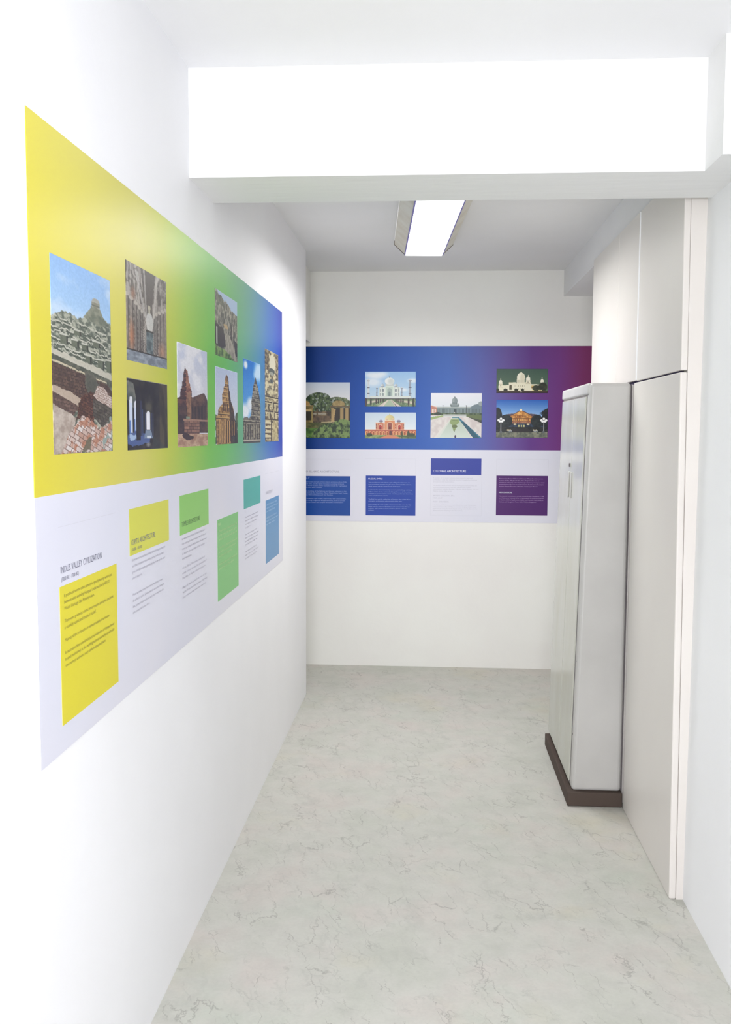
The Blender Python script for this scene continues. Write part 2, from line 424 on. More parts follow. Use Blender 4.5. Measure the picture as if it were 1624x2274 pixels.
def p_mound():       # ruined brick city below a round stupa mound
    p = Pic(130, 300, 11, (150, 195, 240))
    p.vgrad((138, 184, 238), (176, 212, 246), 0, .3)
    p.clouds(p.rect(0, 0, 1, .35), (196, 220, 246), .5, 2, 5, .4)
    hor = np.interp(p.U[0], [0, .1, .18, .28, .4, .52, .6, .64, .78, .84, .9, 1], [.30, .29, .262, .265, .28, .26, .215, .19, .19, .225, .24, .262])
    land = (p.V > hor[None, :] + (p.noise(30, 20, 2) - .5) * .012).astype(float)
    p.tex(land, (86, 96, 84), (176, 178, 160), 22, 60, 4, 2.2)
    cone = p.poly([(.5, .262), (.63, .2), (.66, .185), (.79, .185), (.84, .225), (.93, .26), (.8, .29)])
    p.tex(cone, (104, 112, 96), (142, 144, 124), 14, 40, 3)
    p.mix(p.ell(.72, .165, .072, .026) , (170, 168, 158)); p.tex(p.rect(.648, .163, .79, .195), (130, 130, 112), (164, 162, 148), 10, 30)
    p.mix(p.rect(.648, .178, .79, .182), (100, 104, 92))
    # terraces of low ruined walls
    for k, (v0, sl) in enumerate(((.30, .02), (.325, .03), (.35, .04), (.375, .03), (.405, .05), (.43, .06), (.455, .055))):
        y = v0 + sl * p.U + (p.noise(16, 2, 3) - .5) * .018
        d = p.V - y
        p.mix(((d > 0) & (d < .007)) * (p.noise(18, 30, 2) > .38), (198, 197, 182))
        p.mix(((d > .007) & (d < .018)) * (p.noise(14, 30, 2) > .45), (74, 84, 72))
    for x, y, w, h in ((.13, .385, .09, .05), (.3, .40, .09, .035), (.47, .41, .08, .03), (.52, .465, .08, .05), (.74, .475, .09, .06), (.9, .47, .08, .07), (.35, .345, .08, .03), (.66, .38, .1, .03)):
        p.mix(p.rect(x, y, x + w, y + h), (100, 108, 90)); p.mix(p.rect(x - .01, y - .006, x + w + .01, y + .004), (196, 196, 182))
        p.mix(p.rect(x + w, y + .004, x + w + .03, y + h), (54, 58, 50))
    # the long pale wall top running down to the right
    p.mix(p.poly([(0, .462), (1, .548), (1, .586), (0, .492)], .01), (196, 192, 176))
    p.tex(p.poly([(0, .492), (1, .586), (1, .625), (0, .522)]), (70, 76, 66), (106, 108, 92), 20, 40)
    p.mix(p.poly([(0, .520), (.9, .60), (.9, .608), (0, .530)], .006), (200, 188, 160))
    dark = p.poly([(0, .53), (.92, .612), (1, .65), (1, .82), (.6, .80), (0, .73)])
    p.bricks(dark, (74, 54, 48), (104, 80, 68), (52, 40, 38), 22, 26, .12)
    p.tex(p.poly([(.5, .57), (.78, .60), (.6, .69), (.5, .66)], .04), (82, 84, 74), (112, 110, 96), 10, 20)
    p.mix(p.poly([(0, .645), (.46, .705), (.40, .745), (0, .68)], .015), (186, 168, 150))
    p.bricks(p.poly([(0, .68), (.38, .745), (.32, .80), (0, .745)]), (88, 66, 60), (118, 94, 84), (64, 48, 44), 22, 26, .15)
    p.bricks(p.poly([(.4, .72), (.6, .66), (.68, .70), (.66, .84), (.35, .82)], .02), (70, 44, 36), (112, 70, 54), (44, 28, 26), 24, 30, .3)
    # platform top with pale bricks
    pt = p.poly([(.64, .69), (.72, .632), (.82, .63), (1, .70), (1, .75), (.7, .705)], .02)
    p.bricks(pt, (186, 166, 154), (218, 206, 198), (140, 104, 90), 20, 34, .25)
    p.bricks(p.poly([(.64, .70), (1, .748), (1, .80), (.8, .86), (.64, .80)]), (70, 64, 56), (110, 104, 92), (48, 44, 42), 18, 24, .35)
    p.tex(p.poly([(0, .745), (.35, .81), (.30, .90), (.12, 1), (0, 1)], .01), (168, 152, 140), (200, 188, 176), 14, 30)
    pile = p.poly([(.30, .855), (.42, .80), (.56, .81), (.82, .875), (1, .80), (1, 1), (.08, 1), (.2, .93)], .03)
    p.bricks(pile, (186, 148, 132), (224, 218, 214), (132, 104, 92), 11, 17, .5)
    p.mix(pile * np.clip((p.noise(14, 24, 3) - .62) * 6, 0, .7), (176, 112, 82))
    p.mix(p.poly([(.86, .82), (1, .78), (1, 1), (.8, 1)], .04) * (p.noise(20, 30, 2) > .5), (150, 166, 158))
    p.mix(p.poly([(.5, .93), (.62, .9), (.58, 1), (.46, 1)], .03), (112, 104, 84))
    p.a += (p.noise(60, 120, 2)[..., None] - .5) * 10
    return p.a

def p_cavehall():    # rock-cut hall with a ribbed vault and a small stupa
    p = Pic(100, 190, 12, (120, 112, 104))
    c = .50
    t = np.abs(p.U - c)
    ang = np.arctan2(p.U - c, (.72 - p.V) + 1e-6)
    rib = .5 + .5 * np.sin(ang * 34 + p.noise(8, 10, 3) * 7)
    p.tex(np.ones_like(t), (86, 78, 72), (168, 160, 150), 26, 6, 4, 1.8)
    p.mix((rib > .6) * .4, (190, 184, 176)); p.mix((rib < .25) * .4, (60, 54, 50))
    p.vgrad((70, 62, 56), (100, 92, 86), 0, .5, p.poly([(.34, 0), (.70, 0), (.60, .44), (.46, .5)]))
    for s, xs in ((-1, (.02, .12, .22, .30, .36)), (1, (.98, .89, .80, .72, .66))):
        for k, x in enumerate(xs):
            w = .045 - .006 * k
            p.mix(p.rect(x - w, .34 + .03 * k, x + w, .90 - .012 * k) * .75, (150 - 8 * k, 138 - 6 * k, 126 - 4 * k))
            p.mix(p.rect(x + w * .4, .34 + .03 * k, x + w, .90 - .012 * k) * .8, (66, 58, 54))
            p.mix(p.ell(x, .33 + .03 * k, w * 1.3, .022), (188, 180, 170))
            p.mix(p.rect(x - w * 1.3, .26 + .03 * k, x + w * 1.2, .31 + .03 * k) * .6, (176, 168, 160))
    p.mix(p.poly([(.40, .0), (.44, .0), (.50, .62), (.47, .62)]) * .7, (186, 182, 176))
    p.mix(p.poly([(.72, .0), (.78, .0), (.62, .62), (.59, .62)]) * .8, (200, 194, 186))
    p.mix(p.poly([(.2, .05), (.28, .06), (.45, .5), (.42, .5)]) * .6, (196, 192, 190))
    p.mix(p.ell(.12, .74, .05, .12, .8) * .7, (206, 124, 76)); p.mix(p.ell(.16, .30, .04, .05, .8) * .6, (160, 96, 62))
    p.mix(p.ell(.86, .82, .07, .07, .9) * .6, (214, 150, 108))
    p.vgrad((196, 196, 194), (206, 204, 196), .40, .62, p.ell(.545, .54, .085, .105))
    p.mix(p.rect(.52, .36, .56, .45), (196, 190, 170)); p.mix(p.ell(.54, .385, .035, .02), (190, 184, 160))
    p.tex(p.rect(.46, .635, .63, .88), (70, 84, 88), (120, 136, 138), 14, 20)
    p.mix(p.rect(.45, .625, .64, .645), (60, 56, 52))
    p.tex(p.rect(0, .885, 1, 1), (110, 120, 130), (162, 170, 180), 8, 16); p.mix(p.rect(0, .875, 1, .889), (56, 52, 50))
    p.a += (p.noise(50, 90, 2)[..., None] - .5) * 10
    return p.a

def p_darkhall():    # dark colonnade with a bright doorway
    p = Pic(100, 110, 13, (26, 26, 32))
    p.tex(np.ones((p.h, p.w)), (14, 14, 20), (44, 42, 40), 10, 6, 4, 1.6)
    p.tex(p.rect(.78, 0, 1, 1), (40, 36, 28), (78, 70, 52), 16, 4, 3)
    p.tex(p.poly([(0, .04), (.14, .08), (.22, .3), (.18, .42), (0, .3)], .03), (78, 86, 84), (120, 120, 112), 12, 12)
    for x, w, a, b in ((.09, .035, .30, .78), (.19, .03, .36, .76)):
        p.mix(p.rect(x - w, a, x + w, b), (214, 224, 244)); p.mix(p.ell(x, a, w, .05), (230, 232, 240))
        p.mix(p.rect(x - w, b - .2, x - w * .3, b), (90, 130, 200))
    p.mix(p.poly([(0, .78), (.2, .74), (.55, .8), (.5, .9), (.1, .93), (0, .9)], .03), (72, 96, 150))
    p.mix(p.poly([(.05, .78), (.2, .77), (.3, .83), (.08, .85)], .03), (170, 194, 228))
    p.mix(p.rect(.20, .1, .30, .86), (18, 18, 28)); p.mix(p.rect(.30, .3, .33, .8), (50, 58, 88))
    p.mix(p.rect(.345, .42, .36, .8), (46, 66, 110))
    p.mix(p.ell(.5, .38, .08, .06, .4) * .8, (90, 88, 70))
    p.mix(p.rect(.445, .47, .535, .71), (246, 246, 255)); p.mix(p.ell(.49, .47, .045, .03), (246, 246, 255))
    p.mix(p.poly([(.42, .72), (.55, .72), (.6, .84), (.38, .84)]), (128, 146, 168)); p.mix(p.rect(.45, .80, .55, .84), (214, 222, 232))
    for x in (.41, .57, .60): p.mix(p.rect(x, .46, x + .012, .82) * .7, (92, 116, 170))
    p.mix(p.ell(.48, .93, .05, .03, .5) * .7, (180, 180, 176))
    p.mix(p.poly([(.6, .8), (.8, .9), (.95, 1), (.6, 1)]) * .5, (44, 60, 60))
    return p.a

def p_redtemple():   # stepped red stone temple tower with a hall and plinth
    p = Pic(80, 210, 14, (214, 220, 238))
    p.vgrad((206, 214, 236), (228, 228, 236), 0, .5); p.clouds(p.rect(0, 0, 1, .6), (244, 244, 250), .45, 2, 4, .3)
    tw = p.poly([(.245, .20), (.255, .235), (.32, .255), (.345, .30), (.36, .36), (.40, .38), (.41, .42), (.45, .44), (.45, .50), (.5, .52), (.5, .9), (0, .9), (0, .53), (.08, .52), (.10, .44), (.14, .43), (.15, .37), (.18, .36), (.19, .29), (.22, .25), (.24, .23)])
    p.tex(tw, (60, 34, 36), (112, 74, 62), 10, 50, 4, 1.8)
    for v in (.27, .31, .355, .40, .445, .49, .53):
        p.mix(tw * ((p.V > v) & (p.V < v + .007)), (46, 28, 32)); p.mix(tw * ((p.V > v + .007) & (p.V < v + .015) & (p.U > .25)), (176, 116, 92))
    p.tex(tw * ((p.U > .27) & (p.U < .42) & (p.V > .24)), (120, 72, 58), (182, 128, 98), 12, 60, 3)
    hall = p.poly([(.42, .515), (.78, .455), (.88, .445), (.97, .50), (1, .53), (1, .82), (.42, .78)])
    p.tex(hall, (72, 50, 44), (116, 84, 66), 12, 24); p.tex(p.poly([(.44, .60), (.95, .57), (.96, .735), (.44, .745)]), (34, 26, 28), (60, 46, 42), 14, 8)
    for x in (.5, .6, .72, .84, .93): p.mix(p.rect(x, .58, x + .035, .74), (84, 60, 48))
    p.tex(p.rect(0, .60, .30, .90), (44, 32, 34), (88, 62, 56), 8, 20)
    p.tex(p.rect(.30, .46, .42, .74), (110, 76, 58), (160, 120, 90), 9, 30)
    p.mix(p.rect(.26, .70, .38, .80), (136, 150, 130))
    p.bricks(p.rect(.2, .73, .70, .90), (120, 84, 72), (170, 126, 104), (58, 40, 36), 7, 12)
    p.mix(p.rect(.18, .725, 1, .745), (164, 126, 104)); p.tex(p.rect(.7, .745, 1, .86), (50, 36, 36), (92, 66, 56), 8, 16)
    p.tex(p.rect(0, .87, 1, 1), (168, 128, 104), (212, 180, 150), 8, 26, 4)
    p.mix(p.poly([(.15, .86), (.5, .89), (.5, .925), (.3, .93), (.12, .89)], .02), (56, 38, 38))
    p.a += (p.noise(40, 100, 2)[..., None] - .5) * 10
    return p.a

def p_cliff():       # rock face with cave openings, bushes below
    p = Pic(80, 160, 15, (176, 202, 232))
    edge = np.interp(p.U[0], [0, .1, .2, .35, .5, .6, .7, .85, 1], [0, .03, .06, .10, .12, .17, .20, .20, .24])
    r = (p.V > edge[None, :] + (p.noise(16, 12, 3) - .5) * .05).astype(float)
    p.tex(r, (74, 76, 66), (164, 160, 144), 22, 16, 5, 2.2)
    p.mix(r * (p.noise(26, 7, 3) > .62) * .7, (58, 58, 50)); p.mix(r * (p.noise(30, 10, 3) > .68) * .6, (192, 186, 164))
    p.tex(p.poly([(.05, .05), (.3, .08), (.4, .2), (.1, .22)], .05), (60, 68, 50), (110, 114, 90), 20, 20)
    for x, a, b in ((.68, .42, .66), (.80, .40, .68), (.9, .42, .6)): p.mix(p.rect(x, a, x + .04, b), (48, 44, 40))
    p.mix(p.poly([(.35, .48), (.5, .46), (.58, .52), (.4, .53)], .02), (190, 164, 116))
    p.mix(p.poly([(.0, .52), (.3, .54), (.46, .66), (.46, .80), (.3, .86), (0, .84)], .03), (44, 38, 36))
    p.mix(p.rect(.05, .56, .10, .82), (190, 192, 180))
    p.tex(p.poly([(.4, .62), (.62, .60), (.95, .9), (1, 1), (.5, .95)], .03), (132, 126, 112), (176, 170, 152), 18, 12)
    p.mix(p.poly([(.8, .66), (1, .68), (1, .9), (.9, .9)], .03), (46, 42, 38))
    p.tex(p.poly([(0, .84), (.3, .85), (.7, .93), (.85, 1), (0, 1)], .04), (58, 92, 36), (136, 164, 88), 20, 16, 4, 2)
    return p.a

def p_goldtemple():  # tiered golden stone temple
    p = Pic(80, 170, 16, (206, 216, 236))
    p.vgrad((196, 210, 238), (216, 222, 234), 0, .6)
    p.tex(p.poly([(.9, .62), (1, .55), (1, 1), (.85, 1)], .05), (40, 60, 38), (86, 104, 70), 14, 14)
    p.tex(p.poly([(0, .6), (.06, .62), (.06, 1), (0, 1)], .03), (56, 70, 54), (96, 110, 84), 14, 14)
    body = p.poly([(.46, .08), (.5, .07), (.56, .11), (.58, .20), (.60, .27), (.64, .30), (.66, .38), (.68, .42), (.78, .50), (.84, .60), (.86, .66), (.96, .80), (1, .99), (.98, 1), (.05, 1), (.03, .64), (.10, .62), (.12, .55), (.2, .50), (.3, .47), (.28, .34), (.34, .31), (.36, .24), (.41, .22), (.42, .13)])
    p.tex(body, (120, 84, 40), (196, 152, 84), 16, 30, 4, 2)
    sh = p.poly([(.52, .07), (.57, .12), (.66, .38), (.86, .62), (.98, .82), (1, 1), (.66, 1), (.62, .66), (.60, .48), (.55, .3)])
    p.tex(sh * body, (44, 32, 26), (96, 68, 40), 16, 24)
    for v in (.20, .255, .31, .375, .435, .51, .60, .655):
        p.mix(body * ((p.V > v) & (p.V < v + .009)), (60, 42, 26)); p.mix(body * (1 - sh) * ((p.V > v - .014) & (p.V < v)), (212, 170, 100))
    for x in (.33, .42, .5): p.mix(p.rect(x, .46, x + .045, .56) * (1 - sh), (72, 50, 28))
    for x in (.13, .22, .3, .38, .46, .55, .68, .78):
        p.mix(p.rect(x, .68, x + .035, .98), (60, 42, 26)); p.mix(p.rect(x + .035, .68, x + .06, .98), (214, 168, 96))
    p.tex(p.poly([(.72, .9), (1, .86), (1, 1), (.7, 1)], .03), (30, 34, 24), (60, 60, 40), 14, 14)
    p.a += (p.noise(40, 80, 2)[..., None] - .5) * 10
    return p.a

def p_bluetemple():  # grey carved temple tower on deep blue sky
    p = Pic(70, 180, 17, (40, 130, 215))
    p.vgrad((24, 116, 206), (80, 160, 226), 0, .6)
    p.mix(p.ell(.14, .07, .10, .045, .4), (236, 242, 248)); p.mix(p.ell(.9, .10, .26, .12, .4), (190, 218, 240))
    p.mix(p.ell(.72, .16, .14, .05, .5) * .8, (200, 224, 242)); p.mix(p.ell(.4, .53, .2, .08, .4), (226, 236, 246)); p.mix(p.ell(.1, .62, .26, .09, .4), (232, 240, 248))
    tw = p.poly([(.68, .19), (.71, .19), (.76, .24), (.86, .32), (.93, .40), (.98, .5), (1, .56), (1, 1), (0, 1), (0, .71), (.06, .68), (.12, .69), (.2, .68), (.3, .70), (.42, .66), (.46, .56), (.44, .50), (.5, .40), (.56, .30), (.64, .23)])
    p.tex(tw, (66, 62, 54), (152, 146, 128), 16, 44, 4, 2.2)
    for v in (.26, .30, .345, .39, .44, .49, .54, .59, .65, .71, .74): p.mix(tw * ((p.V > v) & (p.V < v + .008)), (44, 42, 38)); p.mix(tw * ((p.V > v + .008) & (p.V < v + .016)) * .7, (176, 170, 150))
    for x in (.1, .24, .36, .5, .64, .8, .92): p.mix(p.rect(x, .77, x + .04, .95), (48, 46, 42)); p.mix(p.rect(x + .04, .77, x + .09, .95) * .7, (150, 146, 122))
    p.mix(p.rect(0, .955, 1, .975), (180, 174, 156)); p.mix(p.rect(0, .975, 1, 1), (70, 70, 62))
    p.a += (p.noise(40, 90, 2)[..., None] - .5) * 10
    return p.a

def p_carving():     # beige carved stone relief column
    p = Pic(70, 220, 18, (176, 162, 122))
    p.tex(np.ones((p.h, p.w)), (96, 84, 56), (204, 192, 152), 9, 40, 5, 2.0)
    p.tex(p.rect(0, 0, .28, .22), (70, 60, 40), (150, 136, 100), 12, 40, 4, 2); p.tex(p.rect(.8, 0, 1, .3), (84, 74, 50), (170, 156, 118), 12, 40, 4, 2)
    p.mix(p.ell(.54, .13, .22, .10), (206, 200, 172)); p.mix(p.ell(.5, .22, .22, .035), (84, 88, 74)); p.mix(p.ell(.5, .245, .16, .02), (150, 150, 130))
    p.mix(p.ell(.47, .33, .13, .025), (96, 100, 84)); p.mix(p.ell(.47, .33, .06, .015), (52, 54, 48)); p.mix(p.ell(.35, .40, .09, .022), (118, 112, 84)); p.mix(p.rect(.62, .40, .68, .45), (66, 56, 40))
    p.mix(p.ell(.5, .45, .3, .03, .3) * .7, (206, 196, 156))
    for v in (.50, .56, .66, .745): p.mix(p.rect(0, v, 1, v + .012), (64, 54, 38)); p.mix(p.rect(0, v + .012, 1, v + .024) * .8, (198, 186, 142))
    for x, v in ((.2, .62), (.55, .60), (.8, .62), (.3, .71), (.65, .70)): p.mix(p.ell(x, v, .09, .04), (170, 160, 128)); p.mix(p.ell(x + .06, v, .04, .04), (70, 60, 42))
    for v in (.79, .84, .89, .94): p.mix(p.ell(.22, v, .24, .016), (206, 196, 160)); p.mix(p.ell(.22, v + .018, .22, .008), (88, 76, 52))
    p.tex(p.poly([(.58, .77), (.86, .77), (.95, 1), (.48, 1)]), (150, 138, 98), (196, 184, 138), 8, 30); p.mix(p.rect(.42, .76, .48, 1), (56, 48, 34))
    return p.a

def p_garden():      # domed ruins among trees and bushes
    p = Pic(130, 150, 21, (205, 210, 216))
    p.vgrad((190, 200, 214), (216, 216, 218), 0, .3)
    t1 = p.ell(.34, .40, .30, .22) + p.ell(.25, .33, .14, .10) + p.ell(.42, .29, .17, .10) + p.ell(.15, .40, .15, .12)
    t2 = p.ell(.72, .40, .24, .14) + p.ell(.84, .36, .14, .09) + p.ell(.95, .42, .12, .10)
    n = (p.noise(16, 16, 3) - .5) * .0
    for t, a, b in ((t2, (52, 66, 40), (112, 124, 86)), (t1, (32, 50, 28), (84, 102, 62))): p.tex((t > 0) * 1., a, b, 26, 26, 4, 2)
    p.mix(((t1 + t2) > 0) * (p.noise(30, 30, 2) > .84) * .6, (190, 196, 196))
    p.tex(p.rect(.2, .52, 1, .75), (54, 44, 32), (122, 102, 72), 14, 20, 4, 1.8)
    # left kiosk
    p.mix(p.ell(.05, .39, .115, .06) * (p.V < .42), (168, 132, 76)); p.tex(p.rect(0, .42, .23, .74), (110, 94, 52), (158, 138, 86), 8, 10)
    p.mix(p.rect(0, .415, .24, .43), (190, 158, 104)); p.mix(p.rect(.06, .52, .19, .68), (44, 40, 26)); p.mix(p.ell(.12, .50, .085, .022), (192, 166, 112))
    # right kiosk
    p.tex(p.ell(.76, .39, .13, .065) * (p.V < .425), (124, 104, 60), (164, 142, 92), 20, 20); p.mix(p.rect(.58, .425, 1, .45), (96, 78, 56))
    for x, w in ((.64, .03), (.82, .04), (.93, .03)): p.mix(p.rect(x - w, .46, x + w, .70), (160, 134, 88))
    for x, w in ((.71, .03), (.765, .025), (.88, .02), (.985, .02)): p.mix(p.rect(x - w, .46, x + w, .70), (42, 34, 28))
    p.mix(p.poly([(.60, .70), (.66, .48), (.70, .48), (.66, .70)]), (176, 148, 100))
    p.mix(p.rect(.24, .56, .5, .575), (170, 166, 148)); p.mix(p.rect(.3, .48, .33, .58), (86, 70, 46)); p.tex(p.rect(.24, .60, .58, .70), (66, 52, 42), (104, 84, 62), 20, 14)
    p.mix(p.poly([(.4, .71), (.8, .69), (.82, .705), (.4, .73)]), (172, 156, 116))
    p.tex(p.rect(0, .72, .6, .84), (62, 68, 32), (108, 104, 58), 10, 14)
    p.tex(p.rect(0, .82, .5, 1), (40, 74, 26), (84, 122, 50), 10, 16)
    bush = p.ell(.62, .86, .30, .13) + p.ell(.85, .82, .25, .16) + p.ell(.42, .95, .22, .13) + p.ell(.8, .98, .4, .14) + p.ell(.06, 1.0, .1, .05)
    p.tex((bush > 0) * 1., (28, 48, 26), (114, 138, 76), 22, 22, 4, 2.2)
    return p.a

def p_marble():      # white domed mausoleum with four minarets and a long pool
    p = Pic(190, 132, 22, (170, 200, 226))
    p.vgrad((150, 190, 228), (190, 212, 226), 0, .8)
    for x, y, rx, ry in ((.14, .09, .14, .07), (.24, .14, .16, .06), (.32, .07, .12, .05), (.16, .30, .15, .12), (.95, .26, .1, .06), (.74, .52, .1, .05)): p.mix(p.ell(x, y, rx, ry, .5) * .85, (228, 234, 240))
    W, S = (222, 228, 220), (168, 184, 176)
    for x, a, hw in ((.07, .23, .017), (.885, .22, .018), (.235, .44, .010), (.725, .44, .010)):
        p.mix(p.poly([(x - hw, a + .03), (x + hw, a + .03), (x + hw * 1.35, .77), (x - hw * 1.35, .77)]), (206, 212, 216) if x < .8 and hw > .012 else (150, 158, 172))
        for v in (a + .03, a + .03 + (.75 - a) * .36, a + .03 + (.75 - a) * .68): p.mix(p.rect(x - hw * 1.6, v, x + hw * 1.6, v + .02), (88, 92, 110))
        p.mix(p.ell(x, a + .015, hw * 1.1, .02), (206, 210, 214))
    p.mix(p.rect(.10, .70, .90, .77), (214, 220, 214)); p.mix(p.rect(.10, .755, .9, .765), (168, 178, 174))
    p.mix(p.rect(.28, .45, .69, .70), W)
    for x in (.285, .345, .585, .655): p.mix(p.rect(x, .45, x + .006, .70), S)
    for x in (.35, .61):
        p.mix(p.rect(x - .028, .41, x + .028, .45), (150, 156, 168)); p.dome(x, .395, .032, .042, (226, 230, 228), (160, 170, 176), .03)
    for x in (.315, .64): p.mix(p.rect(x - .008, .42, x + .008, .46), (190, 196, 196))
    p.mix(p.rect(.405, .34, .565, .42), (196, 204, 198)); p.mix(p.ell(.485, .275, .094, .10) * (p.V < .385), (232, 234, 230))
    p.mix(p.ell(.515, .29, .06, .09, .4) * p.ell(.485, .275, .094, .10) * .5, (178, 190, 188))
    p.mix(p.poly([(.475, .185), (.485, .10), (.495, .185)]), (130, 132, 140)); p.mix(p.ell(.485, .165, .012, .014), (150, 150, 152))
    p.mix(p.rect(.40, .41, .57, .70), (212, 224, 212)); p.mix(p.rect(.418, .44, .55, .70), (196, 212, 198)); p.arch(.485, .47, .70, .045, (162, 178, 172)); p.arch(.485, .57, .70, .022, (122, 140, 140))
    for x in (.355, .61): p.arch(x, .49, .575, .018, (128, 138, 142)); p.arch(x, .61, .69, .018, (146, 158, 158))
    for x in (.305, .665): p.arch(x, .50, .575, .010, (150, 160, 160)); p.arch(x, .61, .69, .010, (156, 166, 164))
    p.tex(p.rect(0, .77, 1, 1), (92, 116, 84), (146, 164, 124), 20, 14)
    for s in (-1, 1): p.mix(p.poly([(.485 + s * .14, .80), (.485 + s * .5, .86), (.485 + s * .5, .94), (.485 + s * .14, .83)]), (196, 186, 168))
    p.mix(p.poly([(.455, .80), (.52, .80), (.72, 1), (.25, 1)]), (208, 196, 182)); p.mix(p.poly([(.465, .82), (.51, .82), (.60, 1), (.36, 1)]), (168, 184, 158))
    p.mix(p.poly([(.52, .82), (.525, .82), (.64, 1), (.62, 1)]), (92, 96, 84)); p.mix(p.poly([(.42, .83), (.43, .83), (.36, 1), (.345, 1)]), (226, 216, 204))
    p.mix(p.rect(0, .765, 1, .79), (70, 66, 66))
    for i, x in enumerate((.02, .12, .225, .265, .305, .34, .37, .61, .64, .67, .71, .75, .86, .955)):
        h = .17 * min(1, abs(x - .485) / .4) + .05; w = .008 + .012 * min(1, abs(x - .485) / .4)
        if x in (.02, .955): w = .026; h = .24
        p.mix(p.ell(x, .77 + h * .45, w, h * .55), (56, 60, 52) if i % 2 else (74, 62, 62))
    return p.a

def p_redtomb():     # red sandstone tomb with a cream dome
    p = Pic(190, 100, 23, (205, 218, 226))
    p.vgrad((196, 212, 226), (222, 228, 230), 0, .7)
    p.dome(.485, .245, .092, .145, (228, 216, 158), (200, 186, 128), .05)
    R, Wt = (196, 112, 84), (232, 206, 176)
    p.mix(p.rect(.395, .29, .575, .34), (206, 160, 122))
    for x in (.43, .545): p.mix(p.rect(x - .018, .25, x + .018, .31), (170, 120, 100)); p.mix(p.ell(x, .25, .022, .03), (224, 200, 160))
    for x in (.315, .66): p.mix(p.rect(x - .028, .33, x + .028, .39), (134, 110, 116)); p.mix(p.ell(x, .325, .034, .05) * (p.V < .345), (150, 144, 164)); p.mix(p.rect(x - .04, .345, x + .04, .36), (128, 112, 124))
    p.mix(p.rect(.21, .39, .77, .66), R); p.mix(p.rect(.205, .385, .775, .41), Wt); p.mix(p.rect(.39, .30, .585, .66), (214, 140, 96)); p.mix(p.rect(.385, .295, .59, .325), Wt)
    p.arch(.487, .37, .66, .055, Wt); p.arch(.487, .39, .66, .047, (148, 78, 66)); p.arch(.487, .54, .66, .018, (90, 46, 44))
    for x in (.30, .675): p.arch(x, .46, .66, .036, Wt); p.arch(x, .48, .66, .029, (184, 62, 56)); p.arch(x, .56, .66, .012, (110, 50, 46))
    for x in (.215, .245, .36, .385, .60, .62, .745, .765): p.mix(p.rect(x - .003, .41, x + .003, .66), Wt)
    for x in (.225, .375, .605, .755):
        for v in (.45, .55): p.arch(x, v, v + .06, .008, (120, 60, 54))
    p.bricks(p.rect(0, .655, 1, .87), (180, 92, 72), (204, 112, 88), (150, 78, 62), 40, 26); p.mix(p.rect(0, .65, 1, .67), (220, 170, 140)); p.mix(p.rect(0, .68, 1, .69), (150, 74, 60))
    for i in range(15):
        x = .035 + i * .0665
        if i == 7: p.arch(x, .70, .87, .024, (96, 56, 60)); continue
        p.arch(x, .715, .86, .022, (232, 178, 120)); p.arch(x + .004, .735, .86, .013, (160, 82, 50))
    p.tex(p.rect(0, .86, 1, 1), (110, 130, 78), (160, 168, 108), 24, 10)
    p.mix(p.poly([(.42, .87), (.58, .87), (.72, 1), (.26, 1)]), (206, 132, 96)); p.mix(p.poly([(.36, .89), (.42, .88), (.30, .96), (.2, .97)]), (92, 112, 62))
    for x, w, h in ((.085, .05, .07), (.12, .03, .05), (.725, .016, .14), (.845, .02, .15), (.86, .04, .09), (.93, .05, .07)): p.mix(p.ell(x, .87 - h * .2, w, h), (54, 62, 44))
    p.mix(p.poly([(.64, .9), (1, .9), (1, .96), (.68, .94)]), (72, 88, 52))
    return p.a

